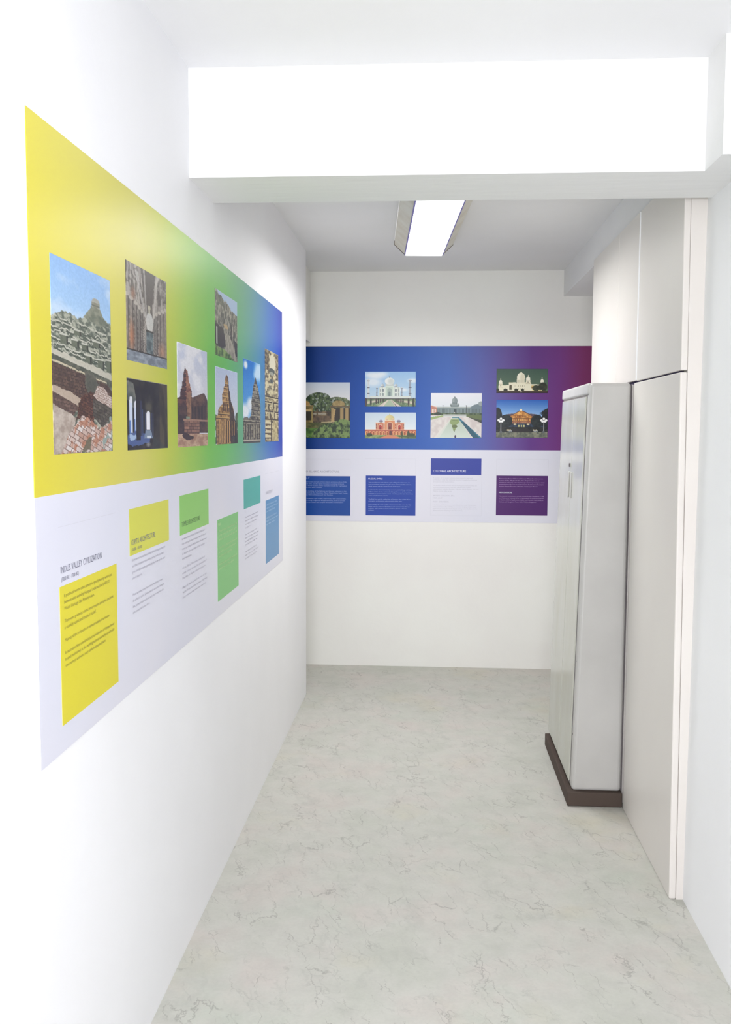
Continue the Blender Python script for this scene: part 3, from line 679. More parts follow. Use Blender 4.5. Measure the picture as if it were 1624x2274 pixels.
def p_palacepool():  # domed government palace with a reflecting pool
    p = Pic(180, 158, 24, (232, 234, 238))
    G, D = (132, 146, 146), (84, 98, 100)
    p.vgrad((236, 234, 240), (222, 228, 232), 0, .3)
    p.mix(p.poly([(0, .27), (.12, .31), (.16, .5), (0, .5)]), (190, 130, 112)); p.mix(p.poly([(.0, .26), (.13, .305), (.13, .32), (0, .28)]), (226, 206, 196))
    for x in (.03, .06, .09): p.mix(p.rect(x, .36, x + .015, .44), (230, 214, 200))
    p.mix(p.rect(.13, .31, .87, .46), G); p.mix(p.rect(.13, .305, .87, .325), (176, 184, 180)); p.mix(p.poly([(.78, .31), (.85, .26), (1, .22), (1, .47), (.78, .46)]), (112, 128, 134)); p.mix(p.ell(.98, .235, .05, .05), (150, 160, 162))
    for i in range(30): x = .14 + i * .028; p.mix(p.rect(x, .35, x + .010, .44), D)
    p.mix(p.rect(.40, .26, .545, .31), (124, 138, 138)); p.mix(p.rect(.425, .19, .52, .27), (136, 148, 148))
    for i in range(7): p.mix(p.rect(.43 + i * .013, .21, .435 + i * .013, .25), D)
    p.mix(p.ell(.472, .175, .055, .075) * (p.V < .20), (150, 160, 160)); p.mix(p.ell(.495, .18, .03, .065, .3) * (p.V < .2) * .5, (110, 124, 126)); p.mix(p.rect(.468, .07, .476, .11), D); p.mix(p.ell(.472, .105, .012, .015), D)
    for x in (.40, .545): p.mix(p.rect(x - .014, .25, x + .014, .30), D); p.mix(p.ell(x, .25, .016, .02), (150, 158, 158))
    p.arch(.475, .35, .46, .025, (64, 76, 80)); p.mix(p.ell(.472, .44, .008, .014), (236, 232, 216))
    for x in (.243, .70): p.mix(p.rect(x - .003, .27, x + .003, .48), (60, 66, 70)); p.mix(p.ell(x, .28, .010, .010), (60, 66, 70))
    p.tex(p.rect(0, .45, 1, .485), (52, 70, 44), (96, 112, 84), 30, 10); p.mix(p.ell(.14, .46, .07, .035), (50, 62, 50))
    p.mix(p.rect(.25, .475, .70, .53), (206, 208, 204)); p.mix(p.rect(.25, .49, .7, .5), (160, 162, 156))
    p.mix(p.poly([(0, .53), (.25, .49), (.25, .52), (0, .60)]), (150, 168, 108)); p.mix(p.poly([(.70, .48), (1, .49), (1, .67), (.70, .53)]), (98, 112, 72)); p.mix(p.poly([(.70, .52), (1, .60), (1, .67), (.70, .54)]), (64, 70, 56))
    p.tex(p.poly([(0, .60), (.25, .525), (.72, .525), (1, .67), (1, 1), (0, 1)]), (206, 196, 192), (222, 216, 210), 16, 10)
    p.vgrad((176, 190, 172), (206, 216, 206), .53, 1, p.poly([(.42, .53), (.54, .53), (.80, 1), (.12, 1)]))
    p.mix(p.poly([(.42, .53), (.44, .53), (.17, 1), (.06, 1)]) * .6, (224, 222, 214))
    p.mix(p.poly([(.42, .53), (.55, .53), (1.0, .99), (1, 1), (.84, 1), (.57, .60), (.54, .55), (.42, .55)]), (52, 116, 138)); p.mix(p.poly([(.60, .64), (.66, .64), (.97, 1), (.84, 1)]), (34, 86, 104))
    p.mix(p.poly([(.40, .58), (.56, .58), (.56, .66), (.51, .70), (.505, .76), (.48, .84), (.45, .84), (.43, .76), (.42, .70), (.37, .66)]), (140, 158, 104)); p.mix(p.rect(.43, .60, .53, .61), (92, 110, 70)); p.mix(p.ell(.475, .74, .055, .035) , (104, 116, 76)); p.mix(p.rect(.468, .80, .476, .86), (120, 128, 100))
    p.mix(p.ell(.49, .965, .018, .035), (66, 56, 84))
    return p.a

def p_nightdome():   # floodlit white memorial at night
    p = Pic(190, 92, 25, (62, 88, 72))
    p.vgrad((56, 84, 70), (84, 108, 84), 0, .9)
    W, S = (236, 230, 204), (196, 186, 152)
    p.mix(p.poly([(.13, .68), (.24, .66), (.24, .55), (.38, .55), (.38, .60), (.55, .60), (.55, .55), (.66, .55), (.68, .63), (.86, .64), (.86, .90), (.04, .90), (.04, .7)]), W)
    p.mix(p.rect(.395, .42, .55, .60), (226, 220, 196)); p.mix(p.ell(.478, .36, .078, .20) * (p.V < .46), (240, 236, 214)); p.mix(p.ell(.505, .38, .045, .17, .3) * (p.V < .46) * .5, (206, 196, 164)); p.mix(p.rect(.472, .12, .484, .20), W); p.mix(p.ell(.478, .165, .016, .035), W)
    for i in range(8): p.mix(p.rect(.405 + i * .018, .46, .411 + i * .018, .56), S)
    for x, a, hw in ((.085, .44, .035), (.615, .30, .042), (.885, .40, .032)):
        p.mix(p.rect(x - hw, a + .16, x + hw, .90), W); p.mix(p.ell(x, a + .12, hw * .95, .10), (240, 236, 216)); p.mix(p.rect(x - .004, a - .05, x + .004, a + .06), W)
        for v in (a + .18, a + .30): p.mix(p.rect(x - hw * 1.15, v, x + hw * 1.15, v + .025), S)
        p.mix(p.rect(x - .008, a + .22, x + .008, a + .28), (120, 112, 84))
    p.arch(.277, .66, .86, .022, (84, 76, 50)); p.mix(p.rect(.24, .55, .32, .58), S)
    for x in (.345, .375, .42, .46, .50, .54): p.mix(p.rect(x, .66, x + .010, .74), (150, 140, 104)); p.mix(p.rect(x, .79, x + .010, .86), (140, 130, 96))
    p.mix(p.rect(.68, .68, .86, .80), (210, 178, 104)); p.mix(p.rect(.68, .74, .86, .78), (120, 90, 46))
    p.tex(p.ell(.90, .74, .085, .18, .1) + p.ell(.77, .80, .07, .13, .1), (22, 28, 18), (50, 56, 34), 24, 18)
    for x, w in ((.18, .04), (.385, .035), (.51, .03), (.03, .03)): p.mix(p.ell(x, .87, w, .07), (36, 40, 24))
    p.mix(p.rect(0, .90, 1, 1), (44, 34, 22)); p.mix(p.rect(0, .90, 1, .925), (90, 66, 34))
    for x in (.7, .72, .83, .87): p.mix(p.ell(x, .885, .014, .02), (244, 226, 160))
    p.mix(p.rect(.46, .94, .50, .96), (220, 214, 190))
    return p.a

def p_duskpalace():  # lit palace at dusk between lamp posts and palms
    p = Pic(180, 134, 26, (60, 120, 200))
    p.vgrad((36, 96, 184), (140, 180, 224), 0, .40)
    p.mix(p.poly([(.2, .38), (.36, .36), (.42, .30), (.48, .27), (.56, .31), (.62, .36), (.78, .38), (.78, .46), (.2, .46)]), (92, 74, 84))
    b = p.poly([(.26, .44), (.35, .38), (.42, .33), (.48, .285), (.55, .33), (.62, .38), (.70, .44), (.69, .64), (.28, .64)])
    p.tex(b, (176, 110, 48), (232, 176, 96), 20, 18); p.mix(p.ell(.48, .27, .022, .03), (250, 232, 190))
    for v in (.40, .475, .56): p.mix(b * ((p.V > v) & (p.V < v + .014)), (124, 74, 40))
    for i in range(11): x = .30 + i * .036; p.mix(b * p.rect(x, .49, x + .017, .555), (92, 60, 56)); p.mix(b * p.rect(x, .58, x + .017, .64), (84, 56, 60))
    for i in range(7): x = .375 + i * .032; p.mix(b * p.rect(x, .415, x + .014, .465), (124, 70, 36))
    p.mix(b * (p.V > .56) * .45, (140, 84, 84))
    p.tex(p.rect(0, .62, 1, .76), (22, 34, 52), (46, 66, 92), 16, 10); p.mix(p.rect(.42, .655, .56, .74), (70, 84, 92))
    for x in (.44, .49, .54): p.mix(p.rect(x - .008, .665, x + .008, .73), (226, 214, 140))
    for x in (.365, .62): p.mix(p.ell(x, .645, .03, .018), (240, 226, 180))
    p.tex(p.ell(.19, .56, .13, .17) + p.ell(.79, .56, .12, .17), (14, 20, 26), (34, 44, 44), 20, 18)
    p.tex(p.rect(0, .72, 1, .87), (20, 24, 24), (46, 48, 46), 16, 16); p.tex(p.rect(0, .85, 1, 1), (86, 92, 82), (136, 136, 116), 20, 12)
    p.mix(p.poly([(.36, .76), (.62, .76), (.70, .86), (.28, .86)]), (40, 36, 40))
    for cx, cy in ((.0, .3), (.95, .30), (1.0, .24)):
        for k in range(9):
            a = k * math.pi / 8 + .2; x2, y2 = cx + .14 * math.cos(a), cy - .14 * math.sin(a) + .12
            p.mix(p.poly([(cx, cy - .01), (x2, y2), (cx, cy + .04)]), (12, 18, 22))
        p.mix(p.rect(cx - .012, cy, cx + .012, .8), (16, 20, 22))
    p.tex(p.ell(.03, .5, .09, .3) + p.ell(.97, .52, .09, .26), (10, 16, 20), (30, 40, 40), 20, 20)
    for x in (.095, .92):
        p.mix(p.rect(x - .006, .54, x + .006, .86), (196, 196, 200)); p.mix(p.rect(x - .02, .82, x + .02, .87), (90, 96, 100))
        for dx, dy in ((-.045, .54), (.045, .54), (0, .50), (-.022, .57), (.022, .57)): p.mix(p.ell(x + dx, dy, .024, .03), (248, 248, 246))
    for x in (.26, .76):
        for k in range(6): p.mix(p.ell(x - .035 + .014 * k, .80 + .02 * (k % 2), .012, .022), (150, 156, 160) if k % 2 else (200, 186, 150))
    return p.a

# print material: reads the colours carried by the mesh (flat print)
print_m = newmat('photo_print', rough=0.38, spec=0.35)
_a = print_m.node_tree.nodes.new('ShaderNodeAttribute'); _a.attribute_name = 'ink'
print_m.node_tree.links.new(_a.outputs['Color'], bsdf(print_m).inputs['Base Color'])

class Plane:
    """a wall surface: u runs to the right as seen from the hall, v is height"""
    def __init__(s, side):
        s.side = side
    def p(s, u, v, d):
        return (-A + d, u, v) if s.side == 'left' else (u, DB - d, v)
LEFT, BACK = Plane('left'), Plane('back')

def photo(plane, parent, name_label, img, u0, u1, v0, v1, d=0.0018):
    """rectangle u0..u1 x v0 (bottom)..v1 (top) as a fine sheet of ink colours with a thin edge"""
    h, w, _ = img.shape
    off = Vector(parent.location)
    us = np.linspace(u0, u1, w); vs = np.linspace(v1, v0, h)
    UU, VV = np.meshgrid(us, vs)
    co = np.zeros((h * w, 3))
    if plane.side == 'left':
        co[:, 0] = -A + d; co[:, 1] = UU.ravel(); co[:, 2] = VV.ravel()
    else:
        co[:, 0] = UU.ravel(); co[:, 1] = DB - d; co[:, 2] = VV.ravel()
    co -= np.array(off)
    # skirt down to the poster sheet so the print has thickness
    ring = [i for i in range(w)] + [r * w + w - 1 for r in range(1, h)] + [(h - 1) * w + c for c in range(w - 2, -1, -1)] + [r * w for r in range(h - 2, 0, -1)]
    sk = co[ring].copy()
    if plane.side == 'left': sk[:, 0] -= 0.0004
    else: sk[:, 1] += 0.0004
    n0 = len(co); allco = np.vstack([co, sk])
    idx = np.arange(h * w).reshape(h, w)
    q = np.stack([idx[:-1, :-1], idx[1:, :-1], idx[1:, 1:], idx[:-1, 1:]], -1).reshape(-1, 4)
    n = len(ring)
    s4 = np.array([[ring[i], ring[(i + 1) % n], n0 + (i + 1) % n, n0 + i] for i in range(n)])
    q = np.vstack([q, s4])
    me = bpy.data.meshes.new('photograph')
    me.vertices.add(len(allco)); me.vertices.foreach_set('co', allco.ravel())
    me.loops.add(q.size); me.loops.foreach_set('vertex_index', q.ravel().astype(np.int32))
    me.polygons.add(len(q)); me.polygons.foreach_set('loop_start', np.arange(0, q.size, 4, dtype=np.int32))
    me.update(calc_edges=True)
    if plane.side == 'left': img = img * 0.93
    at = me.attributes.new('ink', 'FLOAT_COLOR', 'POINT')
    c = np.clip(img, 4, 250).reshape(-1, 3)
    cl = np.ones((len(allco), 4)); cl[:h * w, :3] = lin(c); cl[h * w:, :3] = lin(c)[ring]
    at.data.foreach_set('color', cl.ravel())
    o = link('photograph', me, print_m, parent)
    o['label'] = name_label
    return o

def sheet(name, plane, parent, u0, u1, v0, v1, d0, d1, mt, label=None):
    off = Vector(parent.location)
    a = Vector(plane.p(u0, v0, d0)) - off; b = Vector(plane.p(u1, v1, d1)) - off
    o = box(name, min(a.x, b.x), max(a.x, b.x), min(a.y, b.y), max(a.y, b.y), min(a.z, b.z), max(a.z, b.z), mt, parent)
    if label: o['label'] = label
    return o

def text_raw(body):
    cu = bpy.data.curves.new('t', 'FONT'); cu.body = body; cu.size = 1; cu.resolution_u = 2
    ob = bpy.data.objects.new('t', cu); scene.collection.objects.link(ob)
    dg = bpy.context.evaluated_depsgraph_get(); dg.update()
    me = bpy.data.meshes.new_from_object(ob.evaluated_get(dg))
    n = len(me.vertices); co = np.zeros(n * 3); me.vertices.foreach_get('co', co); co = co.reshape(-1, 3)
    faces = [tuple(p.vertices) for p in me.polygons]
    bpy.data.objects.remove(ob); bpy.data.curves.remove(cu); bpy.data.meshes.remove(me)
    return co, faces

def lettering(plane, parent, lines, mt, d, label=None, off=None, name='lettering'):
    """lines: (body, u_left, v_baseline, cap_height, width) ; one mesh of flat ink"""
    if off is None: off = Vector(parent.location)
    groups = []
    for ln in lines:                       # one mesh per paragraph
        if groups and abs(groups[-1][-1][3] - ln[3]) < 1e-6 and abs(groups[-1][-1][2] - ln[2]) < 0.0175: groups[-1].append(ln)
        else: groups.append([ln])
    if len(groups) > 1:
        for g_ in groups: lettering(plane, parent, g_, mt, d, None, off, name)
        return
    V = []; Fc = []
    for body, u, v, cap, width in lines:
        if not body.strip(): continue
        co, faces = text_raw(body)
        x0, x1 = co[:, 0].min(), co[:, 0].max()
        sx = width / (x1 - x0); sy = cap / 0.73
        base = len(V)
        for c in co:
            p = Vector(plane.p(u + (c[0] - x0) * sx, v + c[1] * sy, d)) - off
            V.append(tuple(p))
        Fc += [tuple(i + base for i in f) for f in faces]
    me = bpy.data.meshes.new(name); me.from_pydata(V, [], Fc); me.update()
    o = link(name, me, mt, parent)
    if label: o['label'] = label
    return o

# ------------------------------------------------------------------ poster materials
def ramp_mat(name, axis, stops, mottled=0.04, k=1.0, spec=0.35):
    sc_ = lambda c: tuple(v * k for v in c)
    stops = [(p_, sc_(c_)) for p_, c_ in stops]
    mt = newmat(name, rough=0.36, spec=spec)
    nt = mt.node_tree; N = nt.nodes; K = nt.links
    tc = N.new('ShaderNodeNewGeometry'); sp = N.new('ShaderNodeSeparateXYZ'); K.new(tc.outputs['Position'], sp.inputs[0])
    lo, hi = stops[0][0], stops[-1][0]
    nz = N.new('ShaderNodeTexNoise'); nz.inputs['Scale'].default_value = 2.2; nz.inputs['Detail'].default_value = 4
    K.new(tc.outputs['Position'], nz.inputs['Vector'])
    mm = N.new('ShaderNodeMath'); mm.operation = 'MULTIPLY_ADD'; mm.inputs[1].default_value = mottled * (hi - lo); mm.inputs[2].default_value = -mottled * (hi - lo) / 2
    K.new(nz.outputs[0], mm.inputs[0])
    ad = N.new('ShaderNodeMath'); ad.operation = 'ADD'; K.new(sp.outputs[axis], ad.inputs[0]); K.new(mm.outputs[0], ad.inputs[1])
    mr = N.new('ShaderNodeMapRange'); mr.inputs['From Min'].default_value = lo; mr.inputs['From Max'].default_value = hi
    K.new(ad.outputs[0], mr.inputs[0])
    cr = N.new('ShaderNodeValToRGB'); e = cr.color_ramp.elements
    e[0].position = 0; e[0].color = L(stops[0][1]); e[1].position = 1; e[1].color = L(stops[-1][1])
    for p, c in stops[1:-1]:
        x = e.new((p - lo) / (hi - lo)); x.color = L(c)
    K.new(mr.outputs[0], cr.inputs[0]); K.new(cr.outputs[0], bsdf(mt).inputs['Base Color'])
    return mt
left_band = ramp_mat('yellow_green_blue_print', 'Y', [(1.75, (231, 218, 52)), (2.1, (229, 219, 84)), (2.45, (222, 216, 100)), (2.68, (205, 213, 62)), (2.95, (166, 212, 66)), (3.25, (120, 204, 70)), (3.5, (110, 200, 92)), (3.85, (104, 176, 140)), (4.15, (84, 146, 172)), (4.42, (60, 116, 186)), (4.68, (44, 86, 184)), (4.86, (38, 60, 174))], k=0.93)
back_band = ramp_mat('blue_purple_print', 'X', [(-1.1, (0, 40, 105)), (-.80, (0, 50, 122)), (-.62, (4, 64, 150)), (-.42, (16, 74, 162)), (-.1, (44, 90, 174)), (.12, (66, 104, 182)), (.34, (92, 100, 170)), (.5, (104, 86, 154)), (.66, (98, 58, 132)), (.84, (114, 58, 128)), (1.0, (126, 54, 104)), (1.3, (132, 46, 86))], spec=0.2)
paper_m = newmat('pale_lavender_print', rough=0.38, spec=0.3)
add_noise(paper_m, (217, 218, 231), (222, 221, 231), 1.5)
def ink(name, c, rough=0.4): return newmat(name, c, rough=rough, spec=0.3)
grey_ink, dim_ink, white_ink = ink('dark_grey_ink', (122, 122, 142)), ink('pale_grey_ink', (186, 185, 197)), ink('white_ink', (236, 238, 248))
line_ink = ink('hairline_ink', (206, 206, 216))
olive_ink = ink('olive_ink', (156, 148, 60)); palegreen = ink('pale_green_ink', (198, 230, 168)); paleblue = ink('pale_blue_ink', (184, 212, 236))
midblue_ink = ink('light_blue_ink', (150, 172, 224)); lilac_ink = ink('pale_lilac_ink', (190, 156, 206))

def frame_lines(plane, par, u0, u1, v0, v1, sides='lrtb', w=0.0012):
    for s in sides:
        if s == 'l': r = (u0, u0 + w, v0, v1)
        if s == 'r': r = (u1 - w, u1, v0, v1)
        if s == 't': r = (u0, u1, v1 - w, v1)
        if s == 'b': r = (u0, u1, v0, v0 + w)
        sheet('outline', plane, par, *r, 0.0014, 0.0016, line_ink)

def body_lines(rows, u, vtop, pitch, cap, full):
    """rows: (text, relative width) or None for a blank half line"""
    out = []; v = vtop
    for r in rows:
        if r is None: v -= pitch * 0.9; continue
        out.append((r[0], u, v - cap, cap, full * r[1])); v -= pitch
    return out

# ------------------------------------------------------------------ left poster
lp = thing('wall_poster', 'long yellow-to-green-to-blue architecture history poster on the left wall', 'poster', (-A, 3.3, 1.57), 'architecture history posters')
LS, LE = 1.773, 4.850
sheet('colour_band', LEFT, lp, LS, LE, ZM, 2.186, 0.0, 0.0014, left_band, 'printed band fading from yellow through green to blue')
sheet('text_band', LEFT, lp, LS, LE, 0.948, ZM, 0.0, 0.0014, paper_m, 'pale lavender band with text panels')
photo(LEFT, lp, 'print of a round mound above brick ruins under blue sky', p_mound(), 1.870, 2.227, 1.552, 1.942)
photo(LEFT, lp, 'print of a carved cave hall with a small pale stupa', p_cavehall(), 2.344, 2.708, 1.771, 2.011)
photo(LEFT, lp, 'print of a dark colonnade with a bright doorway', p_darkhall(), 2.340, 2.706, 1.551, 1.728)
photo(LEFT, lp, 'print of a red stone temple under white sky', p_redtemple(), 2.817, 3.202, 1.551, 1.858)
photo(LEFT, lp, 'print of a grey rock face with caves and bushes', p_cliff(), 3.328, 3.714, 1.860, 2.086)
photo(LEFT, lp, 'print of a tiered golden stone temple', p_goldtemple(), 3.323, 3.709, 1.552, 1.821)
photo(LEFT, lp, 'print of a grey temple tower on deep blue sky', p_bluetemple(), 3.828, 4.217, 1.550, 1.886)
photo(LEFT, lp, 'print of a beige stone carving', p_carving(), 4.338, 4.722, 1.551, 1.966)

off = Vector(lp.location)
def lbox(u0, u1, v0, v1, c, label):
    return sheet('text_panel', LEFT, lp, u0, u1, v0, v1, 0.0014, 0.0018, ink('panel_ink', c), label)
b1 = lbox(1.884, 2.240, 1.002, 1.286, (219, 207, 46), 'deep yellow text panel')
b2 = lbox(2.343, 2.706, 1.290, 1.406, (210, 210, 74), 'olive yellow heading panel')
b3 = lbox(2.828, 3.204, 1.289, 1.407, (140, 200, 100), 'light green heading panel')
b4 = lbox(3.338, 3.708, 1.001, 1.289, (124, 192, 116), 'green text panel')
b5 = lbox(3.824, 4.206, 1.288, 1.406, (76, 168, 158), 'plain teal panel')
b6 = lbox(4.341, 4.723, 0.998, 1.286, (88, 140, 186), 'blue text panel')
D0, D2_ = 0.0018, 0.0022
lettering(LEFT, lp, [('INDUS VALLEY CIVILIZATION', 1.892, 1.3125, 0.0145, 0.245)], grey_ink, D0, 'grey heading')
lettering(LEFT, lp, [('(3300 BC - 1300 BC)', 1.894, 1.2960, 0.0085, 0.098)], grey_ink, D0)
R1 = [('It produced several cities named for good planning, which just', .93), ('between sites, including Harappa, Lothal and the UNESCO', .88), ('World Heritage Site Mohenjo-daro.', .56), None,
      ('There were granaries, drains, water-courses and tanks, and brick', .96), ('a carefully scaled and fortified \'citadel\'.', .59), None,
      ('Majority of the art found is in miniature mainly in terracotta.', .87), None,
      ('In most sites fired mud-brick (not sun-baked as in Mesopotamia)', .97), ('is used exclusively as the building material (notably, ancient kiln', .97), ('two storeys, and were very uniform sizes and plans.', .78)]
lettering(LEFT, b1, body_lines(R1, 1.906, 1.270, 0.0135, 0.0075, 0.318), olive_ink, D2_, off=off)
lettering(LEFT, b2, [('GUPTA ARCHITECTURE', 2.356, 1.3150, 0.0145, 0.212), ('(320 BC - 550 AD)', 2.358, 1.3000, 0.0075, 0.088)], grey_ink, D2_, off=off)
R2 = [('Early period architecture is mainly of brick being architecture', .95), ('and the first phase of evolution period with the caves', .9), ('grew and the temple types being placed on top for walls', .94), ('also in plastered.', .26), None, None,
      ('Most surviving temples were in much later ones', .86), ('do exhibit a taste. Sanchi, and the structural temples', .9), ('hills, and most importantly with early pattern designed in the', .88), ('also excavated in cave form.', .46)]
lettering(LEFT, lp, body_lines(R2, 2.362, 1.281, 0.0150, 0.0070, 0.318), dim_ink, D0)
lettering(LEFT, b3, [('TEMPLE ARCHITECTURE', 2.848, 1.3130, 0.0155, 0.232)], ink('dark_green_ink', (92, 130, 78)), D2_, off=off)
R3 = [('Its elements of architecture had been in India since', .9), ('the ninth to the tenth century with the rise of', .96), ('many are temples dedicated to the deities of', .98), ('A distinct plan and style of the temples', .9), ('and mandapas.', .36), None,
      ('Of the 10th to 15th century, architects of', .9), ('many across the land in the south of', .97), ('Dravidian to Nagara style and structure', .92), None,
      ('Many of them came from here to the', .97), ('walls of the southern group of dynasty', 1.0), ('Early of the earliest ones now restored.', .95)]
lettering(LEFT, lp, body_lines(R3, 2.852, 1.280, 0.0150, 0.0070, 0.325), dim_ink, D0)
lettering(LEFT, b4, [('ERA', 3.352, 1.2655, 0.0115, 0.040)] + body_lines([('The earliest group of rock architecture in India', .96), ('is the caves of the western region', .93), ('where the many halls are set', .95), None, ('Carved by the craftsmen from the rock of', .95), ('as halls of prayer and residence of', .9), ('monks and pilgrims', .66), None, ('Walls and pillars are finely worked and', .94), ('painted with care throughout.', .78)], 3.360, 1.252, 0.0152, 0.0078, 0.335), palegreen, D2_, off=off)
R5 = [('Temples of the southern plains are', .9), ('marked by a high tower and gate', .94), ('set within a walled', .8), ('enclosure.', .35), None, ('The towers rise in steps over the', .82), ('shrine and carry rows of niches', .93), ('and small figures of stone as', .86), ('they narrow to the top.', .83), None, ('Halls of pillars lead to the', .8), ('inner room and the courts', .93), ('around it were later.', .83)]
lettering(LEFT, lp, [('X', 3.845, 1.273, 0.010, 0.016)] + body_lines(R5, 3.850, 1.257, 0.0142, 0.0066, 0.33), dim_ink, D0)
lettering(LEFT, lp, [('BAROQUE', 4.352, 1.3130, 0.0150, 0.180)], dim_ink, D0)
lettering(LEFT, b6, body_lines([('Later hill shrines of the northern', .9), ('country are cut from stone', .95), ('and carved all over', .72), None, ('with figures of many kinds set in', .9), ('bands upon the outer walls', .96), ('of the halls.', .7)], 4.360, 1.270, 0.0152, 0.0085, 0.345), paleblue, D2_, off=off)
frame_lines(LEFT, lp, 4.335, 4.722, 1.20, 1.407, 't')
frame_lines(LEFT, lp, 1.884, 2.240, 1.30, 1.407, 't', 0.0008)

# ------------------------------------------------------------------ back poster
bp = thing('wall_poster', 'long blue-to-purple architecture history poster on the back wall', 'poster', (0.15, DB, 1.57), 'architecture history posters')
ZT2, ZM2, ZL2 = 2.165, 1.4785, 0.992
sheet('colour_band', BACK, bp, -1.098, 1.349, ZM2, ZT2, 0.0, 0.0014, back_band, 'printed band fading from dark blue to purple')
sheet('text_band', BACK, bp, -1.098, 1.349, ZL2, ZM2, 0.0, 0.0014, paper_m, 'pale lavender band with text panels')
photo(BACK, bp, 'print of domed ruins among green trees', p_garden(), -.860, -.537, 1.554, 1.926)
photo(BACK, bp, 'print of a white domed mausoleum with minarets and pool', p_marble(), -.436, -.097, 1.766, 1.998)
photo(BACK, bp, 'print of a red tomb with a cream dome', p_redtomb(), -.435, -.093, 1.553, 1.726)
photo(BACK, bp, 'print of a domed palace with a reflecting pool', p_palacepool(), .004, .343, 1.558, 1.856)
photo(BACK, bp, 'print of a floodlit white memorial at night', p_nightdome(), .438, .776, 1.857, 2.016)
photo(BACK, bp, 'print of a lit palace at dusk', p_duskpalace(), .440, .780, 1.563, 1.812)
off = Vector(bp.location)
def bbox(u0, u1, v0, v1, c, label):
    return sheet('text_panel', BACK, bp, u0, u1, v0, v1, 0.0014, 0.0018, ink('panel_ink', c), label)
c1 = bbox(-.875, -.533, 1.030, 1.297, (0, 66, 150), 'strong blue text panel cut by the corner')
c2 = bbox(-.428, -.092, 1.034, 1.303, (24, 62, 158), 'royal blue text panel')
c3 = bbox(.008, .346, 1.311, 1.421, (52, 66, 156), 'violet blue heading panel')
c4 = bbox(.447, .789, 1.043, 1.309, (76, 28, 102), 'purple text panel')
frame_lines(BACK, bp, -.875, -.533, 1.297, 1.412, 'rt')
frame_lines(BACK, bp, -.434, -.092, 1.034, 1.417, 'lrt')
frame_lines(BACK, bp, .008, .350, 1.036, 1.32, 'lrb')
frame_lines(BACK, bp, .446, .790, 1.300, 1.419, 'lrt')
lettering(BACK, bp, [('INDO-ISLAMIC ARCHITECTURE', -.868, 1.322, 0.0125, 0.261)], grey_ink, D0, 'grey heading')
RB1 = [('The best known examples of Indo-Islamic architecture from Delhi', .98), ('sultanate time, are the Qutub Complex consisting of Qutub', .92), ('Minar, a world recipient. Other examples include the Tughlaqabad', .98), ('Fort and Hauz Khas Complex.', .44), None,
       ('Notable buildings of the Bahmani and Deccan sultanates in the', .97), ('Deccan include the Charminar, Mecca Masjid, Qutb Shahi Tombs,', 1.0), ('Madrasa Mahmud Gawan and Gol Gumbaz.', .68), None,
       ('Bengal Sultanate style mostly used bricks, with characteristic', .96), ('features being indigenous Bengali elements, such as curved', .93), ('roofs, corner towers and complex terracotta ornamentation.', .91)]
lettering(BACK, c1, [('EARLY', -.862, 1.278, 0.0095, 0.052)] + body_lines(RB1, -.862, 1.2615, 0.01285, 0.0066, 0.311), midblue_ink, D2_, off=off)
RB2 = [('The most famous Indo-Islamic style is Mughal architecture. Its', .93), ('most prominent examples are the series of Imperial Mausoleums,', .965), ('which started with the pivotal Tomb of Humayun.', .72), None,
       ('It is known for features including monumental buildings with large', .985), ('bulbous onion domes, surrounded by gardens on all four sides,', .95), ('and delicate ornamentation work, including pachin kari decorative', 1.0), ('work and jali-latticed screens.', .44), None,
       ('The Red Fort and the walled city of Fatehpur Sikri (1569-74) are', .96), ('among the architectural achievements of this time.', .76), None,
       ('Undoubtedly, the most notable structure from this era is the Taj', .945), ('Mahal built by emperor Shah Jahan and envisioned by Shirazi, a', .96), ('sculptor, with assistance from Ustad Isa Shirazi, a Persian', .87), ('architect.', .13)]
lettering(BACK, c2, [('MUGHAL EMPIRE', -.4115, 1.2765, 0.0105, 0.096)], white_ink, D2_, off=off)
lettering(BACK, c2, body_lines(RB2, -.410, 1.2605, 0.01285, 0.0066, 0.300), midblue_ink, D2_, off=off)
lettering(BACK, c3, [('COLONIAL ARCHITECTURE', .024, 1.3305, 0.0150, 0.220)], white_ink, D2_, off=off)
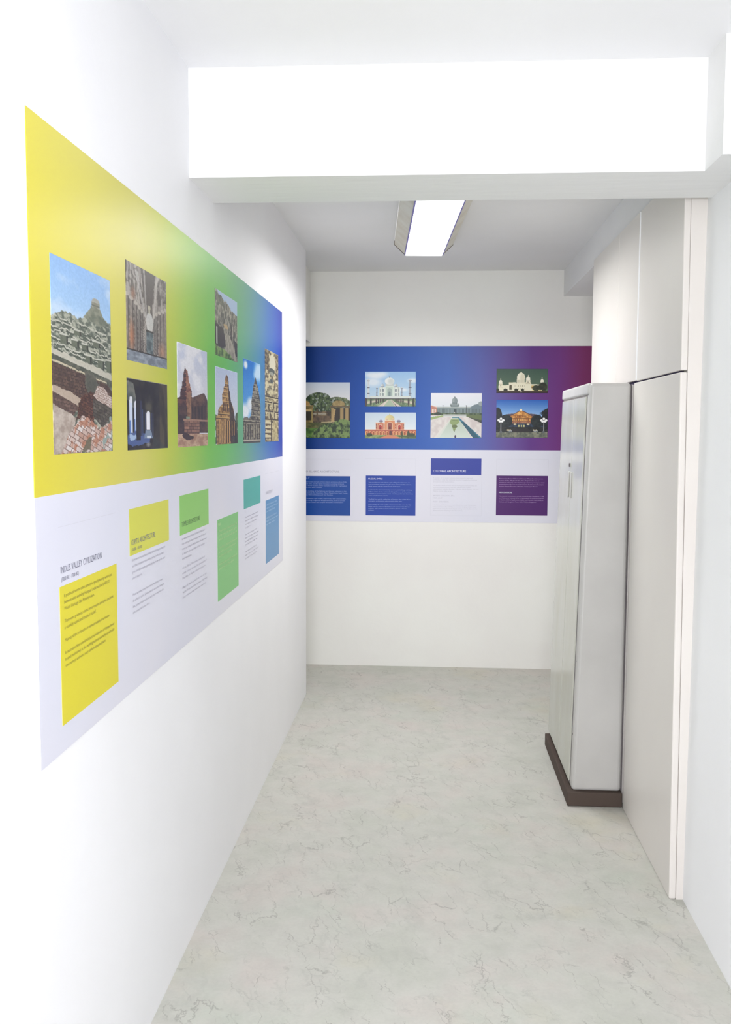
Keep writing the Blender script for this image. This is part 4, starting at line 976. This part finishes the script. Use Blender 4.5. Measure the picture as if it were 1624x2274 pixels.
RB3 = [('A number of European colonists have created a legacy of', .87), ('architecture styles that outlasted the eras. It supplied architecture', .97), ('and planned with local tradition.', .47), None,
       ('The British, Dutch, French and the Portuguese were building the', .97), ('most European powers and the influence for Indian', .83), ('subcontinent including Bombay, Calcutta, North Danish, east and', 1.0), ('Madras among other areas.', .42)]
lettering(BACK, bp, body_lines(RB3, .025, 1.2935, 0.01285, 0.0062, 0.303), dim_ink, D0)
lettering(BACK, bp, [('BRITISH COLONIAL ERA', .025, 1.1665, 0.0095, 0.145), ('1757-1947', .025, 1.1510, 0.0088, 0.062), ('INDO - SARACENIC', .025, 1.1265, 0.0095, 0.106)], dim_ink, D0)
RB4 = [('Indo-Saracenic Architecture was a British-to-Hindu, Gothic and', .94), ('Indian aesthetics after 1858 as a revivalist bridging Indian/Greek', .97), ('styles and its rising, has been largely raising so modestly used, the', .98), ('Western forms remaining in the North India.', .66)]
lettering(BACK, bp, body_lines(RB4, .025, 1.1115, 0.01240, 0.0062, 0.303), dim_ink, D0)
RB5 = [('Pioneered by Robert Fellows and George Willet, the column-down', .965), ('as Indo-Gothic, \'Mughal-Gothic, Neo-Mughal Indian was an', .885), ('attempt at enforcing authority through classical prototypes, which', 1.0), ('eventually moved more towards Colonial Architecture. Examples', .985), ('include Victoria Terminus (Mumbai), Rashtrapati Bhavan.', .855)]
lettering(BACK, c4, body_lines(RB5, .466, 1.2925, 0.01285, 0.0066, 0.300), lilac_ink, D2_, off=off)
lettering(BACK, c4, [('NEOCLASSICAL', .4655, 1.1915, 0.0100, 0.088)], white_ink, D2_, off=off)
RB6 = [('Neoclassical architecture in India include British Residency (1798)', .995), ('and Falaknuma Palace (1893) in Hyderabad, St Andrews Church', .985), ('in Madras (1821), Raj Bhawan (1803) and Metcalfe Hall (1844) in', .98), ('Kolkata, and Bangalore Town Hall (1935) in Bangalore.', .825)]
lettering(BACK, c4, body_lines(RB6, .466, 1.1755, 0.01285, 0.0066, 0.300), lilac_ink, D2_, off=off)
